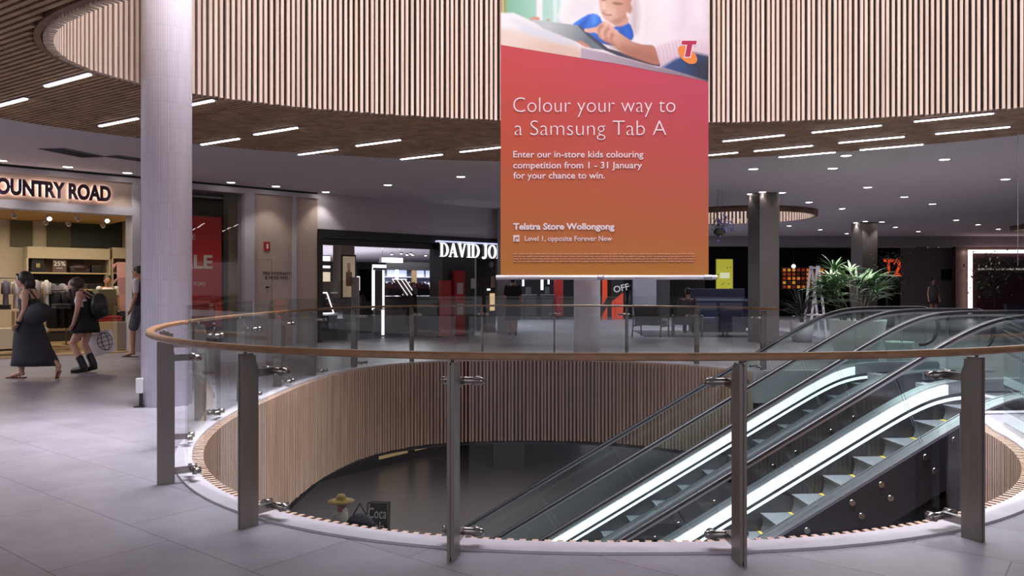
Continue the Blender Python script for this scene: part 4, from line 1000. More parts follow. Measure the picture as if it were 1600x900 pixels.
sb = MB(); M = Matrix.Translation((-.12, -.24, .46)) @ Matrix.Rotation(.28, 4, 'Y')
sb.prism([(-.20, -.19), (.19, -.19), (.22, .17), (-.21, .17)], M @ Matrix.Rotation(PI/2, 4, 'X') @ Matrix.Translation((0, 0, -.05)), .1)
bg = sb.build('shopping_bag', mat('bag_paper', '#ebe9ee', .6)); bg.matrix_world = Matrix.Translation(p) @ Matrix.Rotation(PI, 4, 'Z')
tag(bg, 'large white shopping bag with a black globe drawing, held low beside the bare legs', 'bag')
m = MB(); MG = M @ Matrix.Translation((-.11, .056, .0)) @ Matrix.Rotation(PI/2, 4, 'X')
def loop(m, rx, ry, x0=0, a0=0, a1=2*PI, n=24):
    P_ = [MG @ V((x0+rx*math.cos(a0+(a1-a0)*i/n), ry*math.sin(a0+(a1-a0)*i/n), 0)) for i in range(n+1)]
    for a, b_ in zip(P_, P_[1:]): m.cyl(a, b_, .0045, n=5, caps=False)
loop(m, .125, .145); loop(m, .055, .145); 
for y_ in (-.07, 0, .07):
    r = .125*math.sqrt(max(0, 1-(y_/.145)**2)); m.cyl(MG @ V((-r, y_, 0)), MG @ V((r, y_, 0)), .0045, n=5)
m.build('globe_drawing', blackm, bg)
m = MB()
for y_ in (-.27, -.21): m.cyl((-.20, y_, .62), (-.04, y_+.03, .78), .005, n=6); m.cyl((.0, y_, .66), (-.02, y_+.03, .78), .005, n=6)
m.build('bag_handle', whitecot, bg)

# man half behind the white column
p = floor_at(219, 557)
t, J, RM, hd = person('person in grey shorts and thongs half hidden behind the white column', p, PI,
    dict(head=(.05, 0, 1.69), neck=(.01, 0, 1.53), chest=(0, 0, 1.33), waist=(0, 0, 1.13), pelvis=(0, 0, .99), shl=(0, .19, 1.49), shr=(0, -.19, 1.49), ell=(-.02, .24, 1.20), elr=(.05, -.24, 1.20), wrl=(.06, .25, .96), wrr=(.14, -.22, .98),
         hil=(0, .09, .96), hir=(0, -.09, .96), knl=(.10, .10, .52), anl=(.10, .10, .085), tol=(.26, .11, .03), knr=(-.12, -.1, .52), anr=(-.30, -.1, .13), tor=(-.2, -.1, .04)), skinB, face=(1, 0, -.05))
garment('shirt', [(0, 0, 1.50, .08, .13), (0, 0, 1.40, .14, .20), (0, 0, 1.15, .135, .175), (0, 0, .98, .145, .185)], mat('plum_shirt', '#3a2c38', .85), t)
sleeve = mat('pale_sleeve', '#c8c2c4', .85)
for s, S_ in ((1, 'l'), (-1, 'r')): fused('sleeve', [('c', J['sh'+S_], J['sh'+S_].lerp(J['el'+S_], .65), .066, .058)], sleeve, t, .012)
fused('shorts', [('s', V((0, 0, .98)), .175, (.85, 1.1, .8))]+[('c', J['hi'+S_], J['hi'+S_].lerp(J['kn'+S_], .82), .105, .098) for S_ in 'lr'], mat('slate_shorts', '#4c4a55', .85), t, .012)
m = MB(); m.sph(hd+V((-.022, 0, .035)), .106, 18, (1.0, .86, 1.0)); m.build('hair', hairdark, t)
for a, b_ in (('anl', 'tol'),):
    m = MB(); m.box(-.10, .20, -.045, .045, 0, .014, Matrix.Translation((J[a].x+.0, J[a].y, 0))); m.cyl((J[b_].x-.02, J[a].y, .07), (J[a].x+.05, J[a].y+.045, .012), .007, n=6); m.cyl((J[b_].x-.02, J[a].y, .07), (J[a].x+.05, J[a].y-.045, .012), .007, n=6); m.build('thong', leather, t)

# shop assistant behind the display
wA = 2.6; pa = fa(ft(168, wA), wA, .02)
t, J, RM, hd = person('person in a white T-shirt standing inside the clothes shop behind a display', pa, math.radians(-60), dict(head=(.03, 0, 1.53), neck=(0, 0, 1.37), shl=(0, .18, 1.33), shr=(0, -.18, 1.33), chest=(0, 0, 1.19)), skinB, face=(1, 0, -.1))
garment('t_shirt', [(0, 0, 1.36, .07, .11), (0, 0, 1.28, .13, .20), (0, 0, 1.05, .13, .17), (0, 0, .9, .14, .18)], whitecot, t)
for S_ in 'lr': fused('sleeve', [('c', J['sh'+S_], J['sh'+S_].lerp(J['el'+S_], .6), .064, .058)], whitecot, t, .012)
fused('trousers', [('s', V((0, 0, .93)), .165, (.85, 1.1, .8))]+[('c', J['hi'+S_], J['kn'+S_], .095, .07) for S_ in 'lr']+[('c', J['kn'+S_], J['an'+S_], .07, .055) for S_ in 'lr'], blackm, t, .014)
m = MB(); m.sph(hd+V((-.02, 0, .035)), .106, 16, (1.0, .86, 1.0)); m.build('hair', hairdark, t)

# person walking away, head behind the banner
p = floor_at(801, 524)
t, J, RM, hd = person('person in a black T-shirt and grey skirt walking away below the banner', p, PI/2,
    dict(elr=(-.03, -.24, 1.13), wrr=(.02, -.27, .90), knl=(.10, .09, .49), anl=(.16, .09, .1), tol=(.3, .1, .05), knr=(-.05, -.09, .49), anr=(-.2, -.09, .14), tor=(-.1, -.09, .04)), skinB, k=1.0)
garment('t_shirt', [(0, 0, 1.44, .07, .11), (0, 0, 1.37, .14, .20), (0, 0, 1.10, .13, .175), (0, 0, .93, .145, .19)], blackm, t)
for S_ in 'lr': fused('sleeve', [('c', J['sh'+S_], J['sh'+S_].lerp(J['el'+S_], .7), .068, .062)], blackm, t, .012)
garment('skirt', [(0, 0, 1.0, .135, .18), (0, 0, .85, .165, .21), (.0, 0, .45, .19, .24)], mat('slate_skirt', '#3c3b42', .85), t)
m = MB(); m.sph(hd+V((-.03, 0, .03)), .108, 16, (1, .9, 1.05)); m.build('hair', hairdark, t)
for S_ in 'lr': fused('shoe', [('c', J['an'+S_]-V((.03, 0, .05)), J['to'+S_]+V((.03, 0, 0)), .042, .036)], navy, t, .012)

# person on the lower level in a straw hat
p = floor_at(531, 905, LZ); Yh = 15.6; p = at(531, 800, Yh); p.z = LZ
t, J, RM, hd = person('person in a pale top under a yellow straw hat on the lower level', p, math.radians(-20), {}, skinB)
garment('top', [(0, 0, 1.44, .07, .12), (0, 0, 1.36, .14, .21), (0, 0, 1.05, .14, .18), (0, 0, .9, .15, .19)], mat('pale_top', '#b9b6b3', .8), t)
for S_ in 'lr': fused('sleeve', [('c', J['sh'+S_], J['sh'+S_].lerp(J['el'+S_], .7), .068, .062)], MATS['pale_top'], t, .012)
fused('trousers', [('s', V((0, 0, .93)), .165, (.85, 1.1, .8))]+[('c', J['hi'+S_], J['kn'+S_], .095, .07) for S_ in 'lr']+[('c', J['kn'+S_], J['an'+S_], .07, .055) for S_ in 'lr'], blackm, t, .014)
hat = MB(); hat.lathe([(.0, .12), (.07, .115), (.095, .06), (.10, .0), (.26, -.02), (.265, -.012), (.10, .015)], n=28, cap=False)
ht = hat.build('straw_hat', noisy('straw', '#a88f4e', '#8b7439', .7, 20)); ht.location = p+V((.03, -.02, 1.66)); tag(ht, 'wide yellow straw hat on the person on the lower level', 'hat')
bb = MB(); bb.sph((0, 0, 0), .28, 18, (1, .6, .9)); bb.cyl((-.16, 0, .16), (0, 0, .45), .015, n=8); bb.cyl((.16, 0, .16), (0, 0, .45), .015, n=8)
o = bb.build('navy_bag', mat('navy_bag', '#252a3c', .6)); o.location = at(556, 815, 14.9); tag(o, 'round navy bag carried beside the person in the straw hat', 'bag'); o.location = p+V((.42, -.12, 1.18))
# chalkboard A-frame on the lower level
pb = at(588, 826, 16.2); pb.z = LZ; ab = thing('chalkboard_sign', 'leaning dark chalkboard with white handwriting on the lower level', 'sign', pb, math.radians(-8))
zb1 = at(588, 786, 16.2).z-LZ
m = MB(); m.prism([(-.27, 0), (.27, 0), (.24, zb1), (-.18, zb1)], Matrix.Rotation(math.radians(82), 4, 'X'), .03); m.build('board', mat('chalk_black', '#242326', .8), ab)
m = MB()
for a, b_ in (((-.27, 0), (-.18, zb1)), ((.27, 0), (.24, zb1)), ((-.18, zb1), (.24, zb1))): m.cyl(V((a[0], 0, a[1])), V((b_[0], .0+.14*0, b_[1])), .022, n=8)
m.build('board_frame', mat('board_frame_wood', '#3c342f', .6), ab)
chalk = mat('chalk_white', '#b9b9b9', .9)
for txt, zz in (('Coca', zb1-.30), ('Cola', zb1-.58)):
    text('chalk_writing', txt, .30, Matrix.Translation((-.17, -.045+.14*zz*0, zz)) @ Matrix.Rotation(math.radians(82), 4, 'X'), chalk, ab, depth=.004, sx=.62, off=None)

# ------------------------------------------------------------------ clothes shop contents
def shop(name, label, cat, px0, px1, py0, py1, w, d, m, group=None, bevel=0):
    """box thing whose front spans the given picture extents at depth w behind the shop line"""
    t0_, t1_ = ft(px0, w), ft(px1, w); pm = (px0+px1)/2
    z0, z1 = sorted((fz(pm, py1, w), fz(pm, py0, w))); z0 = max(.021, z0)
    c = fa((t0_+t1_)/2, w+d/2, z0); t = thing(name, label, cat, c, math.atan2(FD.y, FD.x), group)
    L_ = t1_-t0_; return t, L_, z1-z0
frm_w = cream; woods = mat('shelf_wood', '#c9b38a', .5); cab_in = mat('cabinet_interior', '#7a6650', .7)
def wall_bay(px0, px1, label, w=WB-.45):
    t, L_, H_ = shop('display_bay', label, 'shelving', px0, px1, 387, 545, w, .43, cream)
    h = L_/2; top = fz((px0+px1)/2, 387, w)-t.location.z
    MB().box(-h, h, -.21, .21, top-.28, top).build('header', cream, t)
    zb2 = fz((px0+px1)/2, 427, w)-t.location.z
    MB().box(-h, h, .19, .21, zb2, top).build('back_panel', cab_in, t); MB().box(-h, h, .19, .21, 0, zb2).build('lower_back_panel', mat('cabinet_dark', '#231f1e', .7), t)
    for s in (-1, 1): MB().box(s*h-.02, s*h+.02, -.21, .21, 0, top-.28).build('side_post', cream, t)
    for py in (426, 452, 478):
        z = fz((px0+px1)/2, py, w)-t.location.z; MB().box(-h+.02, h-.02, -.21, .19, z-.03, z).build('shelf', woods, t)
    return t, w
bay1, wb = wall_bay(43, 172, 'wide wall bay with lit shelves of bags at the back of the clothes shop')
wall_bay(176, 204, 'narrow wall bay with pink garments at the right of the clothes shop back wall')
def shelfitem(name, label, cat, px, py, w): return fa(ft(px, w), w, fz(px, py, w))
zs = fz(107, 426, wb)
p = fa(ft(61, wb), wb+.18, zs); t = thing('tall_bag', 'tall black bag with a tan tag on the upper shelf of the wide bay', 'bag', p, math.atan2(FD.y, FD.x))
MB().prism([(-.15, 0), (.17, 0), (.10, .42), (-.13, .42)], Matrix.Rotation(PI/2, 4, 'X') @ Matrix.Translation((0, 0, -.08)), .16).build('bag_body', leather, t); MB().box(-.04, .04, -.09, -.081, .12, .22).build('tan_tag', mat('tan_tag', '#a08a5a', .6), t)
p = fa(ft(94.5, wb), wb+.1, zs); t = thing('discount_sign', 'square taupe card reading 25% on the upper shelf of the wide bay', 'sign', p, math.atan2(FD.y, FD.x))
MB().box(-.15, .15, -.012, .012, 0, .34).build('card', mat('taupe_card', '#5d4a45', .6), t); text('card_lettering', '25%', .16, frame_M((0, -.014, .17), (1, 0, 0), (0, 0, 1)), whitecot, t, .003, .002, 'CENTER')
MB().box(-.07, .07, -.015, -.012, .105, .118).build('card_line', whitecot, t)
p = fa(ft(127, wb), wb+.2, zs+.0); t = thing('duffel_bag', 'dark leather duffel bag with arched handles on the upper shelf', 'bag', p, math.atan2(FD.y, FD.x))
m = MB(); m.sph((0, 0, .125), .125, 20, (2.2, 1.2, 1.0)); m.box(-.22, .22, -.12, .12, 0.005, .1); m.build('bag_body', mat('oxblood_leather', '#2e1e1e', .35), t, bevel=.02)
for y_ in (-.06, .06):
    m = MB(); pts = [V((.11*math.cos(PI*i/12), y_, .22+.13*math.sin(PI*i/12))) for i in range(13)]
    for a, b_ in zip(pts, pts[1:]): m.cyl(a, b_, .011, n=8)
    m.build('bag_handle', mat('oxblood_leather', '#2e1e1e', .35), t)
p = fa(ft(154, wb), wb+.2, zs); t = thing('small_bag', 'small dark bag at the right end of the upper shelf', 'bag', p, math.atan2(FD.y, FD.x))
MB().box(-.13, .13, -.08, .08, 0, .2).build('bag_body', leather, t, bevel=.03); m = MB(); m.cyl((-.06, 0, .2), (0, 0, .28), .008, n=6); m.cyl((.06, 0, .2), (0, 0, .28), .008, n=6); m.build('bag_handle', leather, t)
# folded clothes on the lower shelves
zs2 = fz(107, 452, wb); cols = ['#2b2a2e', '#39353a', '#1d1c20', '#4a3f3d', '#2a2630']
for i, px in enumerate((66, 84, 104, 128, 150)):
    p = fa(ft(px, wb), wb+.18, zs2); o = MB().box(-.16, .16, -.13, .13, 0, .045).box(-.155, .155, -.125, .125, .05, .09).box(-.16, .15, -.13, .12, .095, .14).build('folded_clothes', mat('fold_'+cols[i][1:], cols[i], .9), bevel=.015)
    o.location = p; o.rotation_euler.z = math.atan2(FD.y, FD.x); tag(o, '%s folded dark stack from the left on the middle shelf of the wide bay' % ORD[i], 'clothes', 'folded stacks on the shelf')
# garments on rails
def garment_on_rail(t, x, z, col, long=.62, rot=0, w_=.21, y=0):
    m = MB(); n = 14; R = []
    for zz, a, b_ in ((0, .05, .02), (-.03, w_*.75, .035), (-.08, w_, .04), (-.3, w_*.82, .04), (-long, w_*.95, .05)):
        R.append([V((b_*math.cos(2*PI*i/n), a*math.sin(2*PI*i/n), zz)) for i in range(n)])
    m.loft(R)
    for s in (1, -1): m.cyl((0, s*w_*.85, -.06), (0, s*w_*1.15, -.30), .055, .05, 10)
    o = m.build('garment', mat('cloth_'+col[1:], col, .9)); o.location = t.matrix_basis @ V((x, y, z)); o.rotation_euler.z = t.rotation_euler.z+rot; return o
def rail(label, px0, px1, pyr, w):
    t, L_, H_ = shop('clothes_rail', label, 'clothes rail', px0, px1, pyr, 540, w, .4, charcoal); h = L_/2; z = fz((px0+px1)/2, pyr, w)-t.location.z
    m = MB(); m.cyl((-h, 0, z), (h, 0, z), .014, n=10); m.build('rail_bar', steel, t)
    for s in (-1, 1):
        m = MB(); m.cyl((s*h, 0, 0), (s*h, 0, z), .014, n=10); m.box(s*h-.02, s*h+.02, -.22, .22, 0, .02); m.build('rail_stand', steel, t)
    bpy.context.view_layer.update(); return t, h, z
t, h, z = rail('clothes rail of pale shirts at the left edge of the shop, behind the long table', -18, 30, 434, 1.6)
for i, c in enumerate(('#b9b2ae', '#6d6878', '#cfc9c4', '#8a8590', '#a59e9c', '#d6d0ca')): tag(garment_on_rail(t, -h+.15+i*.19, z-.04, c, .62, .0), '%s pale shirt from the left on the rail at the left edge of the shop' % ORD[i], 'garment', 'shirts on the left rail')
t, h, z = rail('clothes rail of dark jackets with one white shirt, between the two walking people', 76, 107, 453, 1.5)
for i, c in enumerate(('#1d1c22', '#222127', '#1a191d', '#24222a', '#d9d3cc')): tag(garment_on_rail(t, -h+.10+i*.145, z-.04, c, .80 if i < 4 else .86, .35), ('white shirt at the right end of the dark jackets' if i == 4 else '%s dark jacket from the left on the middle rail' % ORD[i]), 'garment', 'garments on the middle rail')
t, h, z = rail('clothes rail of grey and white tops behind the person in the long dress', 42, 74, 440, 2.4)
for i, c in enumerate(('#cfcac6', '#77737c', '#5b5862', '#8d8892')): tag(garment_on_rail(t, -h+.15+i*.2, z-.04, c, .7, .2), '%s top from the left on the rail behind the long dress' % ORD[i], 'garment', 'tops on the back rail')
w = WB-.62; pz = fa(ft(191, w), w, 0)
for i, (px, py, c) in enumerate(((189, 412, '#c99a98'), (190, 436, '#a77f86'), (191, 462, '#b98d8a'))):
    o = MB().prism([(-.10, -.4), (.10, -.4), (.11, -.02), (.19, -.14), (.22, -.05), (.09, .04), (-.09, .04), (-.22, -.05), (-.19, -.14), (-.11, -.02)], Matrix.Rotation(PI/2, 4, 'X'), .05).build('pink_shirt', mat('pink_'+c[1:], c, .9), bevel=.012)
    o.location = fa(ft(px, w), w, fz(px, py, w)); o.rotation_euler.z = math.atan2(FD.y, FD.x); tag(o, '%s pink top from the top, hanging in the narrow bay' % ORD[i], 'garment', 'pink tops')
# tables and plinths
def table(label, px0, px1, py0, py1, w, d, m):
    t, L_, H_ = shop('display_table', label, 'table', px0, px1, py0, py1, w, d, m); h = L_/2
    MB().box(-h, h, -d/2, d/2, H_-.04, H_).build('table_top', woods, t)
    for sx in (-1, 1):
        for sy in (-1, 1): MB().box(sx*(h-.03)-.025, sx*(h-.03)+.025, sy*(d/2-.03)-.025, sy*(d/2-.03)+.025, 0, H_-.04).build('leg', woods, t)
    return t, h, H_
t, h, H_ = table('long pale display table of folded clothes at the left edge of the shop', -30, 34, 484, 545, .9, .7, cream)
bpy.context.view_layer.update()
for i, c in enumerate(('#2a282c', '#cbc4bc', '#38343a')):
    o = MB().box(-.15, .15, -.2, .2, 0, .05).box(-.145, .15, -.2, .19, .055, .10).build('folded_clothes', mat('tf_'+c[1:], c, .9), bevel=.015); o.location = t.matrix_basis @ V((-h+.4+i*.55, 0, H_)); o.rotation_euler.z = t.rotation_euler.z
    tag(o, '%s folded stack from the left on the long table' % ORD[i], 'clothes', 'folded stacks on the table')
def plinth(label, px0, px1, py0, py1, w, d, m):
    t, L_, H_ = shop('display_plinth', label, 'plinth', px0, px1, py0, py1, w, d, m); h = L_/2
    MB().box(-h, h, -d/2, d/2, .04, H_).build('plinth_box', m, t, bevel=.006); MB().box(-h+.03, h-.03, -d/2+.03, d/2-.03, 0, .045).build('recessed_base', charcoal, t); return t, h, H_
plinth('low pale plinth under the long table at the left edge of the shop', -30, 74, 513, 548, .35, .5, mat('plinth_cream', '#c4b494', .6))
plinth('low oak plinth in the middle of the shop, under the dark jackets', 76, 110, 502, 520, 2.2, .6, woods)
t, h, H_ = plinth('low oak plinth with red folded clothes at the right of the shop', 152, 184, 503, 532, 1.3, .6, woods)
bpy.context.view_layer.update()
o = MB().box(-.30, .30, -.18, .18, 0, .06).box(-.28, .3, -.17, .18, .065, .12).build('folded_clothes', mat('red_cloth', '#a3342c', .85), bevel=.02); o.location = t.matrix_basis @ V((.05, 0, H_)); o.rotation_euler.z = t.rotation_euler.z; tag(o, 'red folded clothes on the right-hand plinth', 'clothes')
o = MB().sph((0, 0, .12), .14, 16, (1, .8, .9)).build('felt_hat', mat('sage_felt', '#77755c', .9)); o.location = t.matrix_basis @ V((-.0, .0, H_+.12)); tag(o, 'round sage cushion on the red folded clothes', 'cushion')
o['label'] = 'round sage hat resting on the red folded clothes'; o['category'] = 'hat'; o.name = 'felt_hat'
t, h, H_ = plinth('grey cash desk beside the shop assistant', 154, 182, 452, 500, 1.9, .5, mat('olive_desk', '#6a6650', .7))
# glass side stand by the post
t, L_, H_ = shop('glass_stand', 'small glass and timber stand beside the shop entrance post', 'stand', 183, 204, 478, 545, .35, .3, cream); h = L_/2
MB().box(-h, h, -.15, .15, 0, H_*.62).build('stand_base', mat('dim_stand', '#8d8072', .4), t); MB().box(-h, h, -.15, .15, H_*.64, H_).build('glass_case', GS, t)
# spotlights on the shop ceiling
zc_ = z_open+.12
for i, (px, py, on) in enumerate(((21, 336, 0), (76, 340, 1), (71, 347, 0), (106, 349, 0), (121, 341, 0), (166, 343.5, 1), (160, 352, 0))):
    w = .8+.0*i; zz = fz(px, py, w)
    # depth chosen so that the lamp hangs just under the ceiling
    best = min((abs(fz(px, py, q/10)-(zc_-.10)), q/10) for q in range(4, 44))[1]; w = best; c = fa(ft(px, w), w, zc_)
    t = thing('track_spotlight', '%s white track spotlight from the left on the clothes shop ceiling%s' % (ORD[i], ', lens lit' if on else ''), 'spotlight', c, math.atan2(FD.y, FD.x), 'shop spotlights')
    m = MB(); m.cyl((0, 0, 0), (0, 0, -.07), .012, n=8); m.build('stem', white, t); m = MB(); m.cyl((0, .06, -.07), (0, -.08, -.13), .045, .05, 14); m.build('lamp_head', white, t)
    m = MB(); m.cyl((0, -.078, -.129), (0, -.086, -.1325), .042, n=14); m.build('lens', downled if on else mat('dull_lens', '#8d8577', .4), t)
# window display: red sale banner behind the glass
w = .7; t0_, t1_ = ft(252, w), ft(346, w); zt_, zb_ = fz(330, 338.5, w), .45
t = thing('sale_banner', 'red hanging sale banner behind the shop window right of the white column', 'banner', fa((t0_+t1_)/2, w, zb_), math.atan2(FD.y, FD.x)); L_ = t1_-t0_
MB().box(-L_/2, L_/2, -.006, .006, 0, zt_-zb_).build('red_sheet', mat('sale_red', '#c11f1c', .5), t); m = MB(); m.cyl((-L_/2, 0, zt_-zb_), (L_/2, 0, zt_-zb_), .012, n=8); m.build('top_rod', steel, t)
for txt, py, px0, px1, cap in (('THE', 374.5, 284, 305, 8), ('SALE', 419, 265, 332, 20), ('COUNTRY ROAD', 446, 266, 321, 5.5)):
    k_ = fa(ft(330, w), w).y/F; x0 = ft(px0, w)-(t0_+t1_)/2; x1 = ft(px1, w)-(t0_+t1_)/2; z = fz(310, py, w)-zb_
    fit_text('sale_lettering', txt, x1-x0, cap*k_, frame_M((x0, -.009, z), (1, 0, 0), (0, 0, 1)), mat('sale_white', '#d9c8bb', .6), t, .004, .012 if txt == 'SALE' else .001)
wall('wall_window_back', fbox(ft(250, 2.6), ft(396)+1, 2.6, 2.75, 0, CE-.1), mat('dim_olive', '#8c8163', .8))
wall('ceiling_window', fbox(ft(262), ft(396), .3, 2.6, zw+.25, zw+.3), mat('bottle_green_ceiling', '#232923', .8))
wall('trim_18', fbox(ft(357, .9), ft(380, .9), .9, 1.2, 0, zw+.2), mat('pale_pillar', '#b3a98f', .7))
area('window_light', (fa(ft(320, .8), .8).x, fa(ft(320, .8), .8).y, zw+.2), 1.6, .5, 24, (1, .85, .65), (0, 0, math.atan2(FD.y, FD.x)))
t = thing('track_light_frame', 'white track lights under the dark ceiling of the shop window', 'track light', fa(ft(330, 1.3), 1.3, zw+.24), math.atan2(FD.y, FD.x))
m = MB(); m.box(-1.2, 1.2, -.02, .02, -.26, -.22); m.build('track', white, t); m = MB(); m.box(-1.2, 1.2, .5, .54, -.20, -.16); m.build('track', white, t)
for x in (-.6, .55): m = MB(); m.cyl((x, 0, -.22), (x, 0, 0), .008, n=6); m.build('drop_rod', steel, t); m = MB(); m.box(x-.10, x+.10, -.08, .06, -.42, -.26); m.build('lamp_head', white, t, bevel=.01)
MB().box(-.25, .25, -.18, .18, 0, .55).build('display_cube', mat('dark_cube', '#1b1a1c', .5)).location = fa(ft(352, 1.6), 1.6, .021)
bpy.data.objects['display_cube'].rotation_euler.z = math.atan2(FD.y, FD.x); tag(bpy.data.objects['display_cube'], 'dark display block beside the red sale banner in the window', 'plinth')
# ------------------------------------------------------------------ department store contents (placed along and behind the shop line)
AZ = math.atan2(FD.y, FD.x)
def stp(name, label, cat, px0, px1, py0, py1, w, d, group=None):
    """a thing at depth w behind the store line whose front spans these picture extents; returns thing, half width, height, metres per pixel"""
    t0_, t1_ = ft(px0, w), ft(px1, w); pm = (px0+px1)/2; k_ = fa(ft(pm, w), w).y/F
    z0 = fz(pm, py1, w); z0 = .013 if z0 < .95 else z0; z1 = fz(pm, py0, w); c = fa((t0_+t1_)/2, w+d/2, z0)
    return thing(name, label, cat, c, AZ, group), (t1_-t0_)/2, z1-z0, k_
glow = mat('white_lightbox', '#ffffff', emit=1.5, ecol='#f6f4ff'); glowblue = mat('cool_shelf_light', '#dfe6ff', emit=.75, ecol='#cdd6ff')
# stack of small lit boxes by the left jamb
for (y0, y1, lab, m_) in ((399, 409, 'topmost white lightbox by the left edge of the dark store front', glow), (414, 420, 'thin white lightbox, middle of three by the left store edge', glow), (424, 441, 'pale lit picture panel, lowest of three by the left store edge', mat('warm_picture', '#e8dcbf', emit=.7))):
    t, h, H_, k_ = stp('lightbox', lab, 'lightbox', 503.5, 517, y0, y1, 1.6, .12); MB().box(-h, h, -.05, .06, 0, H_).build('casing', charcoal, t); MB().box(-h+.02, h-.02, -.062, -.05, .02, H_-.02).build('lit_face', m_, t)
# lit tester stand
t, h, H_, k_ = stp('tester_stand', 'sloping cosmetics stand edged with white light near the left store edge', 'display', 503, 527, 441, 500, .8, .5)
MB().box(-h, h, -.25, .25, 0, H_*.42).build('stand_base', charcoal, t)
M = Matrix.Translation((0, -.05, H_*.42)) @ Matrix.Rotation(math.radians(68), 4, 'X'); ww = h*.95
MB().prism([(-ww, .03), (ww, .03), (ww*.62, .62), (-ww, .62)], M, .04).build('tester_tray', mat('dark_red_tray', '#4a2226', .5), t)
m = MB()
for a, b_ in (((-ww, .03), (ww, .03)), ((ww, .03), (ww*.62, .62)), ((-ww, .62), (ww*.62, .62))): m.cyl(M @ V((a[0], a[1], .05)), M @ V((b_[0], b_[1], .05)), .018, n=6)
m.build('light_edge', glow, t)
for i in range(4):
    for j in range(3): m = MB(); m.cyl(M @ V((-ww+.12+i*.19, .14+j*.15, .04)), M @ V((-ww+.12+i*.19, .14+j*.15, .075)), .03, n=8); m.build('tester', mat('tester_pink', '#8b5a5c', .4), t)
# perfume poster pillar
t, h, H_, k_ = stp('poster_pillar', 'pale pillar with a framed perfume bottle poster inside the dark store', 'pillar', 534, 556, 380, 466, 1.4, .5)
MB().box(-h*.95, h*.95, -.2, .25, 0, H_).build('pillar_core', mat('cream_pillar', '#b3a48f', .6), t)
MB().box(-h*1.02, h*1.02, -.25, -.20, 0, H_*.79).build('poster_frame', mat('brown_black', '#241c1c', .4), t)
MB().box(-h*.85, h*.85, -.26, -.25, .03, H_*.76).build('poster_sheet', mat('poster_sand', '#d9c2a6', emit=.22, ecol='#d9bf9f'), t)
m = MB(); bt = mat('bottle_brown', '#a5866a', .5)
m.box(-h*.45, h*.4, -.27, -.26, H_*.22, H_*.48); m.box(-h*.18, h*.12, -.27, -.26, H_*.48, H_*.52)
for x in (-.2, -.04, .12): m.box(h*x-.008, h*x+.008, -.27, -.26, H_*.52, H_*.64)
m.build('bottle_print', bt, t)
t, h, H_, k_ = stp('glass_display_case', 'tall narrow glass display case in front of the perfume poster', 'display case', 528, 543, 438, 500, .6, .4)
MB().box(-h, h, -.2, .2, 0, H_*.35).build('case_base', charcoal, t); MB().box(-h, h, -.2, .2, H_*.36, H_).build('case_glass', GS, t)
t, h, H_, k_ = stp('grey_pedestal', 'slim pale grey pedestal right of the perfume poster', 'pedestal', 556, 562, 433, 480, 1.1, .25)
MB().box(-h, h, -.12, .12, 0, H_).build('pedestal_shaft', mat('pale_grey_laminate', '#9a9598', .5), t, bevel=.006)
# dark kiosks with lit edges
t, h, H_, k_ = stp('cosmetics_kiosk', 'black cosmetics kiosk with a white lit top edge behind the pedestal', 'kiosk', 557, 603, 410, 495, 2.6, .8)
MB().box(-h, h, -.4, .4, 0, H_*.45).build('kiosk_base', charcoal, t); MB().box(-h, h, -.4, .4, H_*.9, H_).build('canopy', black, t); MB().box(-h, -h+.08, -.4, .4, H_*.45, H_*.9).build('side_panel', black, t); MB().box(h*.0, h*.0+.07, -.4, .4, H_*.45, H_*.9).build('mid_panel', black, t); MB().box(-h, h, .36, .4, H_*.45, H_*.9).build('back_panel', mat('kiosk_back', '#3a3238', .6), t)
MB().box(h*.06, h, -.42, -.40, H_*.925, H_*.97).build('light_edge', glow, t); MB().box(h*.05, h*.08, -.42, -.40, H_*.5, H_*.93).build('light_post', glow, t); MB().box(h*.1, h*.7, -.35, -.3, H_*.55, H_*.62).build('lit_shelf', glow, t)
MB().box(-h*.98, -h*.80, -.42, -.40, H_*.60, H_*.80).build('lit_sign', glow, t)
m = MB()
for i in range(7): m.cyl((-h*.85+i*h*.13, -.1, H_*.45), (-h*.85+i*h*.13, -.1, H_*.45+.14+.05*(i % 3)), .03, .02, 8)
m.build('products', mat('product_rose', '#9a6a70', .4), t)
t, h, H_, k_ = stp('mirror_frame', 'tall mirror with a white lit frame on a stand in the store entrance', 'mirror', 586.5, 604, 422, 492, .9, .3)
MB().box(-h+.03, h-.03, -.02, .02, H_*.40, H_).build('mirror_glass', mat('mirror_glass', '#7c7377', .15, .6), t)
m = MB(); m.box(-h, -h+.05, -.04, .03, H_*.4, H_); m.box(h-.05, h, -.04, .03, 0.02, H_); m.build('light_edge', glow, t)
m = MB(); m.box(-h, h, -.05, .05, H_*.40, H_*.42); m.cyl((-h*.6, 0, .02), (-h*.6, 0, H_*.4), .02, n=8); m.box(-h, h, -.15, .15, 0, .03); m.build('stand', steel, t)
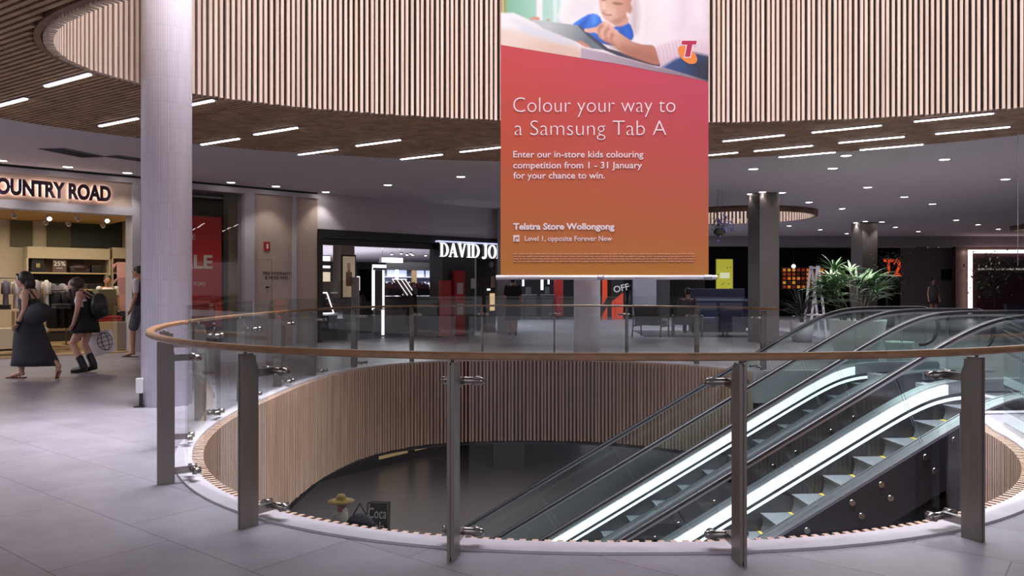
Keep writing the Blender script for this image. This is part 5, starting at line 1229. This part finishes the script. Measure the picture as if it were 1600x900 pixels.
# hanging lit sign, black bar, further counters
t, h, H_, k_ = stp('hanging_lightbox', 'wide white lit sign hanging from the store ceiling', 'sign', 596, 630, 402, 411, 5.0, .15)
MB().box(-h, h, -.06, .06, 0, H_).build('casing', charcoal, t); MB().box(-h+.02, h-.02, -.075, -.06, .02, H_-.02).build('lit_face', mat('sign_lightbox', '#ffffff', emit=2.2), t)
m = MB(); m.cyl((-h*.8, 0, H_), (-h*.8, 0, 2.95-t.location.z), .012, n=6); m.cyl((h*.8, 0, H_), (h*.8, 0, 2.95-t.location.z), .012, n=6); m.build('hanger', steel, t)
t, h, H_, k_ = stp('back_shelving', 'long wall of cool lit cosmetics shelves deep in the store', 'shelving', 606, 692, 416, 470, 7.5, .5)
MB().box(-h, h, .2, .25, 0, H_).build('back_panel', mat('shelf_back', '#8f93a8', .6), t); MB().box(-h-.1, h+.1, -.25, .25, H_*.93, H_+.16).build('header', black, t)
for i in range(5): MB().box(-h, h, -.22, .2, H_*(.12+.17*i), H_*(.12+.17*i)+.03).build('shelf', mat('shelf_grey', '#a3a4b0', .5), t)
for a, b_ in ((-.80, -.12), (.10, .52), (.60, 1.0)): MB().box(h*a, h*b_, .17, .2, H_*.80, H_*.93).build('lit_panel', glowblue, t)
MB().box(-h*.72, -h*.64, -.26, -.2, H_*.1, H_*.93).build('lit_post', glow, t); MB().box(-h*.15, h*.03, -.24, -.2, H_*.1, H_*.93).build('timber_post', mat('olive_wood', '#6d5a3c', .6), t); MB().box(h*.62, h*.95, -.27, -.25, H_*.98, H_*1.05).build('lit_lettering', glow, t)
random.seed(3); tones = [mat('pack_'+c, '#'+c, .5) for c in ('c9c8d6', '8a8fb0', 'b07f8c', '3b3a48', 'd8d3cc')]
for mi_, tone in enumerate(tones):
    m = MB()
    for i in range(4):
        for j in range(40):
            if (i*7+j*3) % 5 != mi_: continue
            x = -h+.08+j*(2*h-.16)/39; hh = .09+.09*((j*13+i*5) % 4)/3; m.box(x-.03, x+.03, -.12, -.05, H_*(.12+.17*i)+.031, H_*(.12+.17*i)+.031+hh)
    o = m.build('product_row', tone, t); o['kind'] = 'stuff'
def counter(label, px0, px1, pyt, w, d, m_, tops):
    t, h, H_, k_ = stp('counter', label, 'counter', px0, px1, pyt, 520, w, d)
    MB().box(-h, h, -d/2, d/2, 0, H_-.05).build('counter_front', m_, t); MB().box(-h-.03, h+.03, -d/2-.03, d/2+.03, H_-.05, H_).build('counter_top', black, t)
    return t, h, H_
walnut = noisy('walnut_front', '#4a3b38', '#3d302e', .4, 3)
cnt, h, H_ = counter('long walnut counter across the store entrance', 603, 690, 463, 1.2, .7, walnut, 1)
bpy.context.view_layer.update()
def on_counter(x): return cnt.matrix_basis @ V((x, 0, H_))
for x, lab, c in ((-h*.62, 'dark sloping make-up tester tray at the left of the walnut counter', '#2a2226'), (h*.45, 'black sloping tester unit at the right of the walnut counter', '#1b191c')):
    t = thing('tester_tray', lab, 'display', on_counter(x), AZ); MB().prism([(-.25, .02), (.25, .02), (.25, .34), (-.25, .02+.2)], Matrix.Rotation(PI/2, 4, 'Z') @ Matrix.Rotation(PI/2, 4, 'X') @ Matrix.Translation((0, 0, -.26)), .52).build('tray_body', mat('tray_'+c[1:], c, .5), t)
    m = MB(); rr = random.Random(5)
    for i in range(24): xx, yy = rr.uniform(-.23, .23), rr.uniform(-.2, .2); m.box(xx-.03, xx+.03, yy-.025, yy+.025, .25+yy*.2, .38+yy*.2)
    m.build('testers', mat('tester_dark_pink', '#7b5156', .4), t)
t = thing('tester_tray', 'sloping tester stand outlined in white light, middle of the walnut counter', 'display', on_counter(-h*.02), AZ)
M = Matrix.Rotation(math.radians(60), 4, 'X'); MB().prism([(-.24, .0), (.34, .0), (.14, .55), (-.38, .55)], M, .05).build('tray_body', mat('rose_tray', '#6c5254', .5), t)
m = MB()
for x in (-.26, -.10, .06, .2): m.cyl(M @ V((x+.08, .0, .06)), M @ V((x-.12, .55, .06)), .014, n=6)
m.cyl(M @ V((-.38, .55, .06)), M @ V((.14, .55, .06)), .014, n=6); m.build('light_edge', mat('soft_edge', '#ffffff', emit=.9), t)
# floor pieces before the dark pier
for px0, px1, py0, py1, w, lab in ((690, 706, 438, 500, -.4, 'plain dark red floor stand at the left of the dark pier'), (711, 727, 423, 484, -.25, 'tall red floor stand with two framed leaflets before the dark pier')):
    t, h, H_, k_ = stp('red_display_stand', lab, 'stand', px0, px1, py0, py1, w, .15); t.location.z = 0; H_ = fz((px0+px1)/2, py0, w)
    MB().box(-h, h, -.06, .06, .02, H_).build('stand_panel', red, t); MB().box(-h-.03, h+.03, -.14, .14, 0, .025).build('foot_plate', charcoal, t)
    if px0 == 711:
        for z in (.44, .76): MB().box(-h*.55, h*.6, -.066, -.06, H_*z-.22, H_*z+.1).build('leaflet', mat('leaflet_grey', '#a9a3a3', .6), t)
t, h, H_, k_ = stp('notice_sheet', 'plain white notice sheet on the dark pier under the lit letters', 'notice', 736, 744, 435, 451, -.05, .02)
MB().box(-h, h, -.008, .008, 0, H_).build('sheet', mat('sheet_grey', '#b3aeac', .7), t)
t, h, H_, k_ = stp('picture_display', 'dark display wall with a round white emblem and small lit picture beside the pier', 'display', 746, 776, 404, 500, 1.0, .3)
MB().box(-h, h, -.1, .1, 0, H_).build('display_wall', mat('near_black', '#1a181a', .5), t); m = MB(); m.cyl((h*.55, -.11, H_*.92), (h*.55, -.10, H_*.92), .09, n=24); m.build('round_emblem', mat('emblem_grey', '#9a979a', .5), t)
MB().box(h*.45, h*.85, -.13, -.10, H_*.60, H_*.76).build('picture', mat('rose_picture', '#a87b78', .5), t); MB().box(h*.38, h*.78, -.16, -.10, H_*.28, H_*.52).build('lit_picture', mat('amber_lit', '#d8b58a', emit=.8), t); MB().box(h*.1, h*.35, -.14, -.10, H_*.56, H_*.585).build('lit_strip', glow, t)
m = MB()
for i in range(2): m.sph((-h*.3+i*h*.6, -.2, .12), .14, 14, (1.2, .8, .8))
m.build('handbags', mat('beige_handbag', '#7d6d5e', .6), t)
for i, (px, py) in enumerate(((504, 380), (600, 383), (627, 395), (642, 395), (636, 402), (665, 404), (645, 416), (612, 402))):
    w = min((abs(fz(px, py, q/5)-2.93), q/5) for q in range(2, 60))[1]; c = fa(ft(px, w), w, 2.95)
    t = thing('store_spotlight', '%s small ceiling spotlight inside the department store, counted from the left' % ORD[sorted([504, 600, 627, 642, 636, 665, 645, 612]).index(px)], 'spotlight', c, 0, 'store spotlights')
    m = MB(); m.cyl((0, 0, -.06), (0, 0, 0), .06, n=14); m.build('can', charcoal, t); m = MB(); m.sph((0, 0, -.065), .05, 10, (1, 1, .5)); m.build('lens', downled, t)

# ------------------------------------------------------------------ shops at the far side, below the banner
def far(name, label, cat, px0, px1, py0, py1, Y, d, group=None):
    a, b_ = at(px0, py1, Y), at(px1, py0, Y); a.z = 0 if a.z < 1.0 else a.z; t = thing(name, label, cat, ((a.x+b_.x)/2, Y+d/2, max(0, a.z)), 0, group); return t, (b_.x-a.x)/2, b_.z-max(0, a.z)
for px0, px1, py0, py1, lab in ((816, 819, 430, 447, 'first vertical white light from the left under the banner'), (845, 849, 430, 453, 'second vertical white light from the left under the banner'), (856, 858.5, 430, 444, 'third vertical white light from the left under the banner')):
    t, h, H_ = far('light_column', lab, 'light', px0, px1, py0, py1, 35.5, .1); MB().box(-h, h, -.03, .03, 0, H_).build('lit_tube', glow, t); MB().box(-h-.02, h+.02, .03, .07, -.02, H_+.02).build('tube_back', charcoal, t)
t, h, H_ = far('red_pillar', 'dark red store pillar right of the vertical white lights', 'pillar', 866, 880, 430, 487, 35, .4); MB().box(-h, h, -.2, .2, 0, H_).build('pillar_core', red, t); MB().box(-h-.02, h+.02, -.22, .22, 0, .12).build('pillar_base', charcoal, t)
for px0, px1, lab in ((815, 838, 'low glazed checkout counter at the left under the banner'), (846, 866, 'dark checkout counter with a till, left of the red pillar')):
    t, h, H_ = far('checkout_counter', lab, 'counter', px0, px1, 460, 488, 34.2, .6); MB().box(-h, h, -.3, .3, 0, H_-.04).build('counter_body', charcoal, t); MB().box(-h-.03, h+.03, -.33, .33, H_-.04, H_).build('counter_top', mat('counter_steel', '#77757a', .4, .5), t); MB().box(-h*.4, h*.3, -.1, .1, H_, H_+.32).build('till', mat('till_grey', '#403e46', .5), t, bevel=.02)
# orange promotional banners
for px0, px1, py0, py1, lab, txt in ((941, 949, 430, 470, 'narrow orange and black promotional panel just right of the grey column', None), (956, 974, 430, 488, 'orange and black promotional panel with white OFF lettering', 'OFF')):
    t, h, H_ = far('promotional_panel', lab, 'poster', px0, px1, py0, py1, 34.6, .06); MB().box(-h, h, -.02, .02, 0, H_).build('orange_sheet', mat('promo_orange', '#d8431f', .5, emit=.12), t)
    sl = .35*h; MB().prism([(-h, H_*.40), (h, H_*.62), (h, H_*1.02), (-h, H_*.95)] if txt else [(-h, H_*.1), (h, H_*.3), (h, H_*.5), (-h, H_*.30)], Matrix.Translation((0, -.021, 0)) @ Matrix.Rotation(PI/2, 4, 'X'), .01).build('black_sash', black, t)
    if txt: text('sash_lettering', txt, .40, Matrix.Translation((-h*.62, -.034, H_*.60)) @ Matrix.Rotation(PI/2, 4, 'X') @ Matrix.Rotation(.22, 4, 'Z'), whitecot, t, .003, .006)
m = MB()
for i, x in enumerate((5.05, 5.25)): m.cyl((x, 35.2, 0), (x, 35.2, 1.3), .14, .10, 10); m.sph((x, 35.2, 1.45), .11, 10)
t = thing('shop_mannequins', 'dark mannequin torso beside the orange promotional panel', 'mannequin', (5.1, 35.2, 0)); t.name = 'mannequin'; m.build('torso', black, t, off=(5.1, 35.2, 0))
# screen showing a yellow poster
t, h, H_ = far('poster_screen', 'upright yellow-green lit poster screen on the black wall right of the banner', 'screen', 1119, 1145, 405, 453, 35.92, .08)
MB().box(-h-.04, h+.04, -.03, .04, -.04, H_+.04).build('bezel', black, t); MB().box(-h, h, -.04, -.03, 0, H_).build('lit_face', mat('lime_screen', '#b9b63a', emit=.40, ecol='#c6c23c'), t)
m = MB(); m.box(-h*.55, h*.6, -.046, -.04, H_*.38, H_*.56); m.build('white_block', mat('lime_pale', '#d5d6b0', emit=.55, ecol='#dcdcb8'), t)
m = MB()
for x, z in ((.35, .72), (.7, .74), (-.3, .18), (.5, .2), (-.1, .22), (.75, .04), (-.8, .5)): m.box(h*x-.03, h*x+.03, -.046, -.04, H_*z-.02, H_*z+.02, None)
m.build('small_marks', mat('lime_dark', '#4f5a2a', emit=.2), t)
# tea shop with orange lit boxes and sign
random.seed(9)
t, h, H_ = far('tea_shelves', 'wall of glowing orange boxes in the black shop behind the palm', 'shelving', 1222, 1292, 417, 452, 37.0, .2)
MB().box(-h, h, .02, .08, 0, H_).build('shelf_back', mat('tea_dark', '#1c0e08', .6), t)
tea = [mat('tea_orange', '#d9761f', emit=.55), mat('tea_red', '#a43a1c', emit=.35), mat('tea_amber', '#d99a2e', emit=.5), mat('tea_brown', '#5a2a18', emit=.15)]
for i in range(9):
    for j in range(5):
        m = MB(); x0 = -h+.05+i*(2*h-.1)/9; z0 = .03+j*(H_-.06)/5; m.box(x0+.03, x0+(2*h-.1)/9-.08, -.05, .02, z0+.02, z0+(H_-.06)/5-.05); m.build('lit_box', tea[random.choice((0, 0, 1, 1, 2, 3))], t)
sg = thing('tea_shop_sign', 'orange lit T2 letters on the black shop behind the palm', 'sign', at(1381, 431, 37.165)); k_ = 37.165/F
fit_text('letters', 'T2', 27*k_, 26*k_, frame_M((0, 0, 0), (1, 0, 0), (0, 0, 1)), mat('sign_orange', '#d8431c', emit=.75, ecol='#e04a1c'), sg, .06, .02)
t = thing('globe_lamp', 'single round white lamp glowing in front of the orange boxes', 'lamp', at(1240, 416, 36.5)); m = MB(); m.sph((0, 0, 0), .09, 14); m.build('globe', mat('globe_glow', '#fff3ee', emit=3), t); m = MB(); m.cyl((0, 0, .08), (0, 0, CE-t.location.z), .008, n=6); m.build('cord', charcoal, t)
t, h, H_ = far('black_opening', 'small black screen on the grey far wall beside the walnut panelling', 'screen', 1472, 1493, 421, 438, 37.1, .1); MB().box(-h, h, -.05, .05, 0, H_).build('screen_panel', black, t)
# neon framed shopfront far right
t = thing('neon_shopfront', 'shopfront outlined by a pink-white neon frame at the far right', 'shopfront', (22.2, 36, 0))
xl, xr = (1515-800)/F*36, 29.0; zt_ = EYE+(HZ-393)/F*36
m = MB(); m.box(xl-.07, xl+.07, 35.9, 36.0, 0.3, zt_); m.box(xl-.07, xr, 35.9, 36.0, zt_-.07, zt_+.07); m.build('neon_tube', mat('neon_pink', '#ffffff', emit=3.2, ecol='#ffdfe6'), t, off=t.location)
MB().box(xl+.1, xr, 36.02, 36.1, 0, zt_-.1).build('shop_interior', mat('maroon_dark', '#3b1d22', .7), t, off=t.location)
MB().box(25.0, xr, 35.96, 36.02, 0, 2.35).build('lit_wall', mat('amber_wall', '#a88a62', emit=.18), t, off=t.location); MB().box(25.4, xr, 35.9, 35.97, .95, 1.3).build('red_band', mat('red_band', '#a3211d', .5), t, off=t.location); MB().box(xl+.4, 24.4, 35.95, 36.02, 2.2, 2.28).build('thin_sign', mat('thin_white', '#cfc9c0', emit=.3), t, off=t.location)

# ------------------------------------------------------------------ lounge: rug, chairs, sofas
rug = MB().box(-2.1, 2.6, -1.7, 1.5, 0, .015).build('floor_rug', noisy('dark_rug', '#3b393d', '#333136', .95, 20)); rug.location = (5.9, 23.6, 0); rug.rotation_euler.z = -.05; tag(rug, 'large dark rug under the lounge chairs beyond the void', 'rug')
def lounge_chair(label, p, rz):
    t = thing('lounge_chair', label, 'chair', p, rz, 'grey lounge chairs'); wd_ = mat('ash_wood', '#55463c', .5)
    MB().box(-.36, .36, -.36, .36, .34, .46).build('seat', greyfab, t, bevel=.03)
    m = MB(); m.prism([(-.37, -.07), (.37, -.07), (.34, .07), (-.34, .07)], Matrix.Translation((-.30, 0, .42)) @ Matrix.Rotation(math.radians(-14), 4, 'Y') @ Matrix.Rotation(PI/2, 4, 'Z'), .46); m.build('backrest', greyfab, t, bevel=.02)
    for s in (-1, 1):
        m = MB(); m.cyl((-.42, s*.40, .015), (-.30, s*.40, .58), .022, .02, 8); m.build('leg', wd_, t); m = MB(); m.cyl((.36, s*.40, .015), (.30, s*.40, .58), .022, .02, 8); m.build('leg', wd_, t)
        m = MB(); m.box(-.34, .34, s*.40-.03, s*.40+.03, .56, .60); m.build('armrest', wd_, t); m = MB(); m.box(-.36, .36, s*.40-.02, s*.40+.02, .30, .34); m.build('side_rail', wd_, t)
    return t
p = floor_at(1018, 527); lounge_chair('grey lounge chair with wooden legs on the left edge of the dark rug', (p.x, p.y+.1, 0), math.radians(62))
lounge_chair('grey lounge chair right of the other grey one, with a person seated in it', (4.95, 22.2, 0), math.radians(75))
t, J, RM, hd = person('person seated in the right-hand lounge chair in a patterned dark shirt', (4.98, 22.25, .04), math.radians(75),
    dict(head=(-.08, 0, 1.20), neck=(-.12, 0, 1.03), chest=(-.12, 0, .84), waist=(-.10, 0, .66), pelvis=(-.10, 0, .53), shl=(-.12, .18, .98), shr=(-.12, -.18, .98), ell=(-.02, .27, .74), elr=(-.02, -.27, .74), wrl=(.20, .20, .64), wrr=(.20, -.20, .64),
         hil=(-.06, .09, .52), hir=(-.06, -.09, .52), knl=(.38, .12, .52), knr=(.38, -.12, .52), anl=(.42, .12, .08), anr=(.42, -.12, .08), tol=(.58, .13, .035), tor=(.58, -.13, .035)), skinB, face=(1, 0, -.3))
garment('shirt', [(-.12, 0, 1.02, .07, .11), (-.12, 0, .94, .13, .20), (-.11, 0, .70, .135, .18), (-.10, 0, .52, .15, .19)], noisy('patterned_shirt', '#4a3d45', '#22202a', .9, 14), t)
fused('trousers', [('s', V((-.1, 0, .54)), .165, (.9, 1.1, .7))]+[('c', J['hi'+S_], J['kn'+S_], .098, .075) for S_ in 'lr']+[('c', J['kn'+S_], J['an'+S_], .07, .055) for S_ in 'lr'], mat('dark_trousers', '#24232a', .9), t, .014)
for S_ in 'lr': fused('sleeve', [('c', J['sh'+S_], J['sh'+S_].lerp(J['el'+S_], .7), .068, .062)], MATS['patterned_shirt'], t, .012)
m = MB(); m.sph(hd+V((-.025, 0, .03)), .106, 16, (1, .9, 1.0)); m.build('hair', hairdark, t)
def sofa(label, p, rz, L_):
    t = thing('sofa', label, 'sofa', p, rz, 'navy sofas'); h = L_/2
    MB().box(-h, h, -.40, .40, .26, .46).build('seat', navy, t, bevel=.05); MB().box(-h, h, .26, .44, .40, 1.02).build('backrest', navy, t, bevel=.05)
    for s in (-1, 1): MB().box(s*h-.09, s*h+.09, -.40, .42, .26, .66).build('armrest', navy, t, bevel=.06)
    for sx in (-1, 1):
        for sy in (-1, 1): m = MB(); m.cyl((sx*(h-.12), sy*.32, 0), (sx*(h-.12), sy*.32, .27), .02, n=8); m.build('leg', charcoal, t)
    return t
sofa('long navy sofa facing away from the lounge chairs, left of the first square column', (6.55, 24.6, 0), 0, 1.9)
sofa('navy armchair-width sofa with rounded arms in front of the first square column', (6.45, 22.3, 0), math.radians(155), 1.05)
screen = MB().box(-.9, .9, -.04, .04, 0, 1.35).build('low_screen', mat('navy_panel', '#22263e', .8), bevel=.01); screen.location = (6.6, 25.4, 0); tag(screen, 'navy upholstered screen standing behind the long sofa', 'screen')

# ------------------------------------------------------------------ planters and plants
potw = mat('pot_white', '#e2eae6', .4); soil = noisy('soil', '#2f261f', '#1f1914', .95, 30)
def pot(label, p, r0, r1, h, m_=potw):
    t = thing('planter', label, 'planter', p); MB().lathe([(r0*.96, 0), (r0, .02), (r1, h-.02), (r1*1.0, h), (r1*.94, h), (r1*.92, h-.09)], cap=False, n=40).build('pot_wall', m_, t); MB().lathe([(0, h-.1), (r1*.93, h-.09)], cap=False, n=32).build('soil', soil, t); MB().lathe([(0, .004), (r0*.95, .004)], cap=False, n=32).build('pot_base', m_, t); return t
greens = [noisy('palm_green', '#4f7a47', '#3b6238', .45, 6), noisy('palm_light', '#86a578', '#6d9063', .45, 6)]
def blade(m, base, d, L_, w_, droop, n=5):
    """a long leaf with a folded midrib, bending down along its length"""
    d = V(d).normalized(); sd = d.cross(V((0, 0, 1)))
    sd = sd.normalized() if sd.length > .01 else V((1, 0, 0)); P_ = []; p = V(base); dd = d.copy()
    for i in range(n+1):
        f_ = i/n; ww_ = w_*(.35+1.3*f_ if f_ < .5 else 1.0-(f_-.5)*1.75); ww_ = max(.004, ww_); nn = sd.cross(dd).normalized()
        P_.append((p-sd*ww_+nn*ww_*.35, p.copy(), p+sd*ww_+nn*ww_*.35)); p = p+dd*(L_/n); dd = (dd+V((0, 0, -droop/n))).normalized()
    for a, b_ in zip(P_, P_[1:]):
        for i in (0, 1): m.poly([a[i], a[i+1], b_[i+1], b_[i]])
pp = floor_at(1343, 566); pp.y += .1
pt = pot('large tapered white planter holding the palm, beyond the escalators', pp, .36, .50, .78)
rr = random.Random(21); t = thing('lady_palm', 'bushy green palm with finger-like leaves in the large white planter', 'plant', pp+V((0, 0, .69)))
for k in range(13):
    a = rr.uniform(0, 2*PI); r = rr.uniform(.04, .30); b0 = V((r*math.cos(a), r*math.sin(a), 0)); hh = rr.uniform(.30, .85); lean = V((math.cos(a), math.sin(a), 0))*rr.uniform(.05, .28); tp = b0+lean+V((0, 0, hh))
    m = MB(); m.cyl(b0, tp, .016, .011, 8); m.build('stem', noisy('palm_stem', '#4a4530', '#33301f', .8, 20), t)
    m = MB()
    for q in range(4):
        fa_ = a+rr.uniform(-1.6, 1.6); el_ = rr.uniform(.1, .9); o_ = V((math.cos(fa_)*math.cos(el_), math.sin(fa_)*math.cos(el_), math.sin(el_))); hub = tp+o_*rr.uniform(.10, .26)+V((0, 0, -.12*q/3))
        m.mi = 0; m.cyl(tp-V((0, 0, .12*q/3)), hub, .006, .005, 5); m.mi = rr.choice((0, 0, 1))
        sd = o_.cross(V((0, 0, 1))).normalized(); up_ = sd.cross(o_)
        for j in range(8):
            an = -1.25+2.5*j/7; dd = o_*math.cos(an)+sd*math.sin(an)+up_*.22; blade(m, hub, dd, rr.uniform(.28, .44), .027, rr.uniform(.5, 1.1))
    m.build('foliage', greens, t, recalc=False)
p2 = floor_at(1405, 571); pot('small white planter at the right foot of the large one', p2, .19, .235, .42)
t = thing('grass_plant', 'slender sprigs in the small white planter', 'plant', p2+V((0, 0, .33))); m = MB()
for k in range(3): a = rr.uniform(0, 6.3); blade(m, (.04*math.cos(a), .04*math.sin(a), 0), (math.cos(a)*.15, math.sin(a)*.15, 1), rr.uniform(.5, .95), .008, .1)
m.build('foliage', greens, t, recalc=False)
def leafy_tree(name, label, p, h, r, n, sc, m_, seed, trunk=True):
    rr = random.Random(seed); t = thing(name, label, 'tree', p); m = MB()
    if trunk: m.cyl((0, 0, .35), (0, 0, h), .045, .02, 8)
    tips = []
    for i in range(9):
        a = rr.uniform(0, 2*PI); z = h*rr.uniform(.55, .95); q = V((math.cos(a)*r*.7, math.sin(a)*r*.7, z+rr.uniform(.1, .5))); m.cyl((0, 0, z*.85), q, .018, .008, 6); tips.append(q)
    m.build('trunk', noisy('bark', '#3f372f', '#2c261f', .9, 10), t)
    m = MB()
    for i in range(n):
        c = rr.choice(tips)+V((rr.gauss(0, r*.33), rr.gauss(0, r*.33), rr.gauss(0, r*.30))); d = V((rr.uniform(-1, 1), rr.uniform(-1, 1), rr.uniform(-.6, .4))); blade(m, c, d, sc*rr.uniform(.7, 1.2), sc*.20, .6, 3)
    m.build('foliage', m_, t, recalc=False)
    q_ = MB(); q_.lathe([(.22, 0), (.30, .45), (.27, .45)], n=24); q_.build('tub', mat('tub_grey', '#5c5a5e', .6), t); return t
figg = noisy('fig_green', '#2c3d2a', '#1d2a1d', .5, 8)
leafy_tree('fig_tree', 'dark leafy indoor tree behind the palm, before the second square column', at(1386, 451, 27.5)-V((0, 0, 1.35)), 2.3, .55, 420, .16, figg, 4)
leafy_tree('fig_tree', 'dark leafy indoor tree in front of the neon shopfront', at(1555, 451, 30)-V((0, 0, 1.35)), 2.2, .75, 620, .17, figg, 5)
t = thing('spiky_plant', 'dark spiky plant in a tub beside the first square column', 'plant', at(1253, 451, 20.0)-V((0, 0, 1.35))); m = MB(); rr = random.Random(8)
for k in range(70): a = rr.uniform(0, 2*PI); e_ = rr.uniform(.35, 1.35); blade(m, (.05*math.cos(a), .05*math.sin(a), .62+rr.uniform(-.1, .25)), (math.cos(a)*math.cos(e_), math.sin(a)*math.cos(e_), math.sin(e_)), rr.uniform(.5, .95), .022, rr.uniform(.5, 1.4))
m.build('foliage', [noisy('cordyline_dark', '#2a2a28', '#1b1c1c', .4, 8)], t, recalc=False); m = MB(); m.cyl((0, 0, .45), (0, 0, .8), .05, n=8); m.build('stem', MATS['bark'], t); q_ = MB(); q_.lathe([(.24, 0), (.30, .5), (.27, .5)], n=24); q_.build('tub', mat('tub_pale', '#a9a5ae', .5), t)
t = thing('hanging_plant', 'hanging basket of purple flowers just right of the banner', 'plant', at(1124, 352, 19)); m = MB(); rr = random.Random(2)
for k in range(60): a = rr.uniform(0, 2*PI); blade(m, (rr.gauss(0, .10), rr.gauss(0, .10), rr.gauss(.02, .12)), (math.cos(a), math.sin(a), rr.uniform(-.6, .5)), rr.uniform(.12, .24), .014, 1)
m.build('foliage', greens, t, recalc=False); m = MB()
for k in range(70): m.sph((rr.gauss(.08, .13), rr.gauss(0, .12), rr.gauss(-.02, .13)), rr.uniform(.016, .032), 6)
m.build('flowers', noisy('violet_petal', '#6a5fb0', '#8f84cc', .6, 9), t); m = MB(); m.sph((0, 0, -.16), .14, 14, (1, 1, .7)); m.build('basket', mat('moss_basket', '#3f4236', .9), t); m = MB()
for k in range(3): m.cyl((.12*math.cos(k*2.1), .12*math.sin(k*2.1), -.1), (0, 0, CE+.8-t.location.z), .005, n=5)
m.build('hanging_wires', steel, t)
# white A-shaped display stand
pe = at(1273, 451, 21.5); pe.z = 0; t = thing('display_easel', 'white A-shaped easel stand left of the palm', 'easel', pe, .25); k_ = 21.5/F; hE = EYE+(HZ-417)*k_
for y_ in (-.14, .16):
    m = MB()
    for s in (-1, 1): m.box(-.03, .03, -.015, .015, 0, 1.02*hE, Matrix.Translation((s*.27, y_, 0)) @ Matrix.Rotation(-s*math.atan2(.25, hE), 4, 'Y'))
    m.build('leg_pair', mat('easel_white', '#e6e2ee', .5), t)
MB().box(-.24, .24, -.16, .17, .62, .65).build('crossbar', mat('easel_white', '#e6e2ee', .5), t); MB().box(-.06, .06, -.16, .16, hE-.05, hE).build('cap', mat('easel_white', '#e6e2ee', .5), t)
# extra far people heads and seats at the far right terrace
for i, (px, lab) in enumerate(((1458, 'person with dark hair seated far off before the third square column'),)):
    q = at(px, 451, 34); q.z = .0
    t, J, RM, hd = person(lab, q, -PI/2, dict(head=(0, 0, 1.68)), skinB, vox=.014); garment('coat', [(0, 0, 1.5, .07, .12), (0, 0, 1.38, .14, .21), (0, 0, 1.0, .15, .19), (0, 0, .7, .17, .2)], dressm, t); m = MB(); m.sph(hd+V((-.02, 0, .04)), .108, 14, (1, .95, 1)); m.build('hair', hairdark, t); t['label'] = 'person with dark hair far off before the third square column'
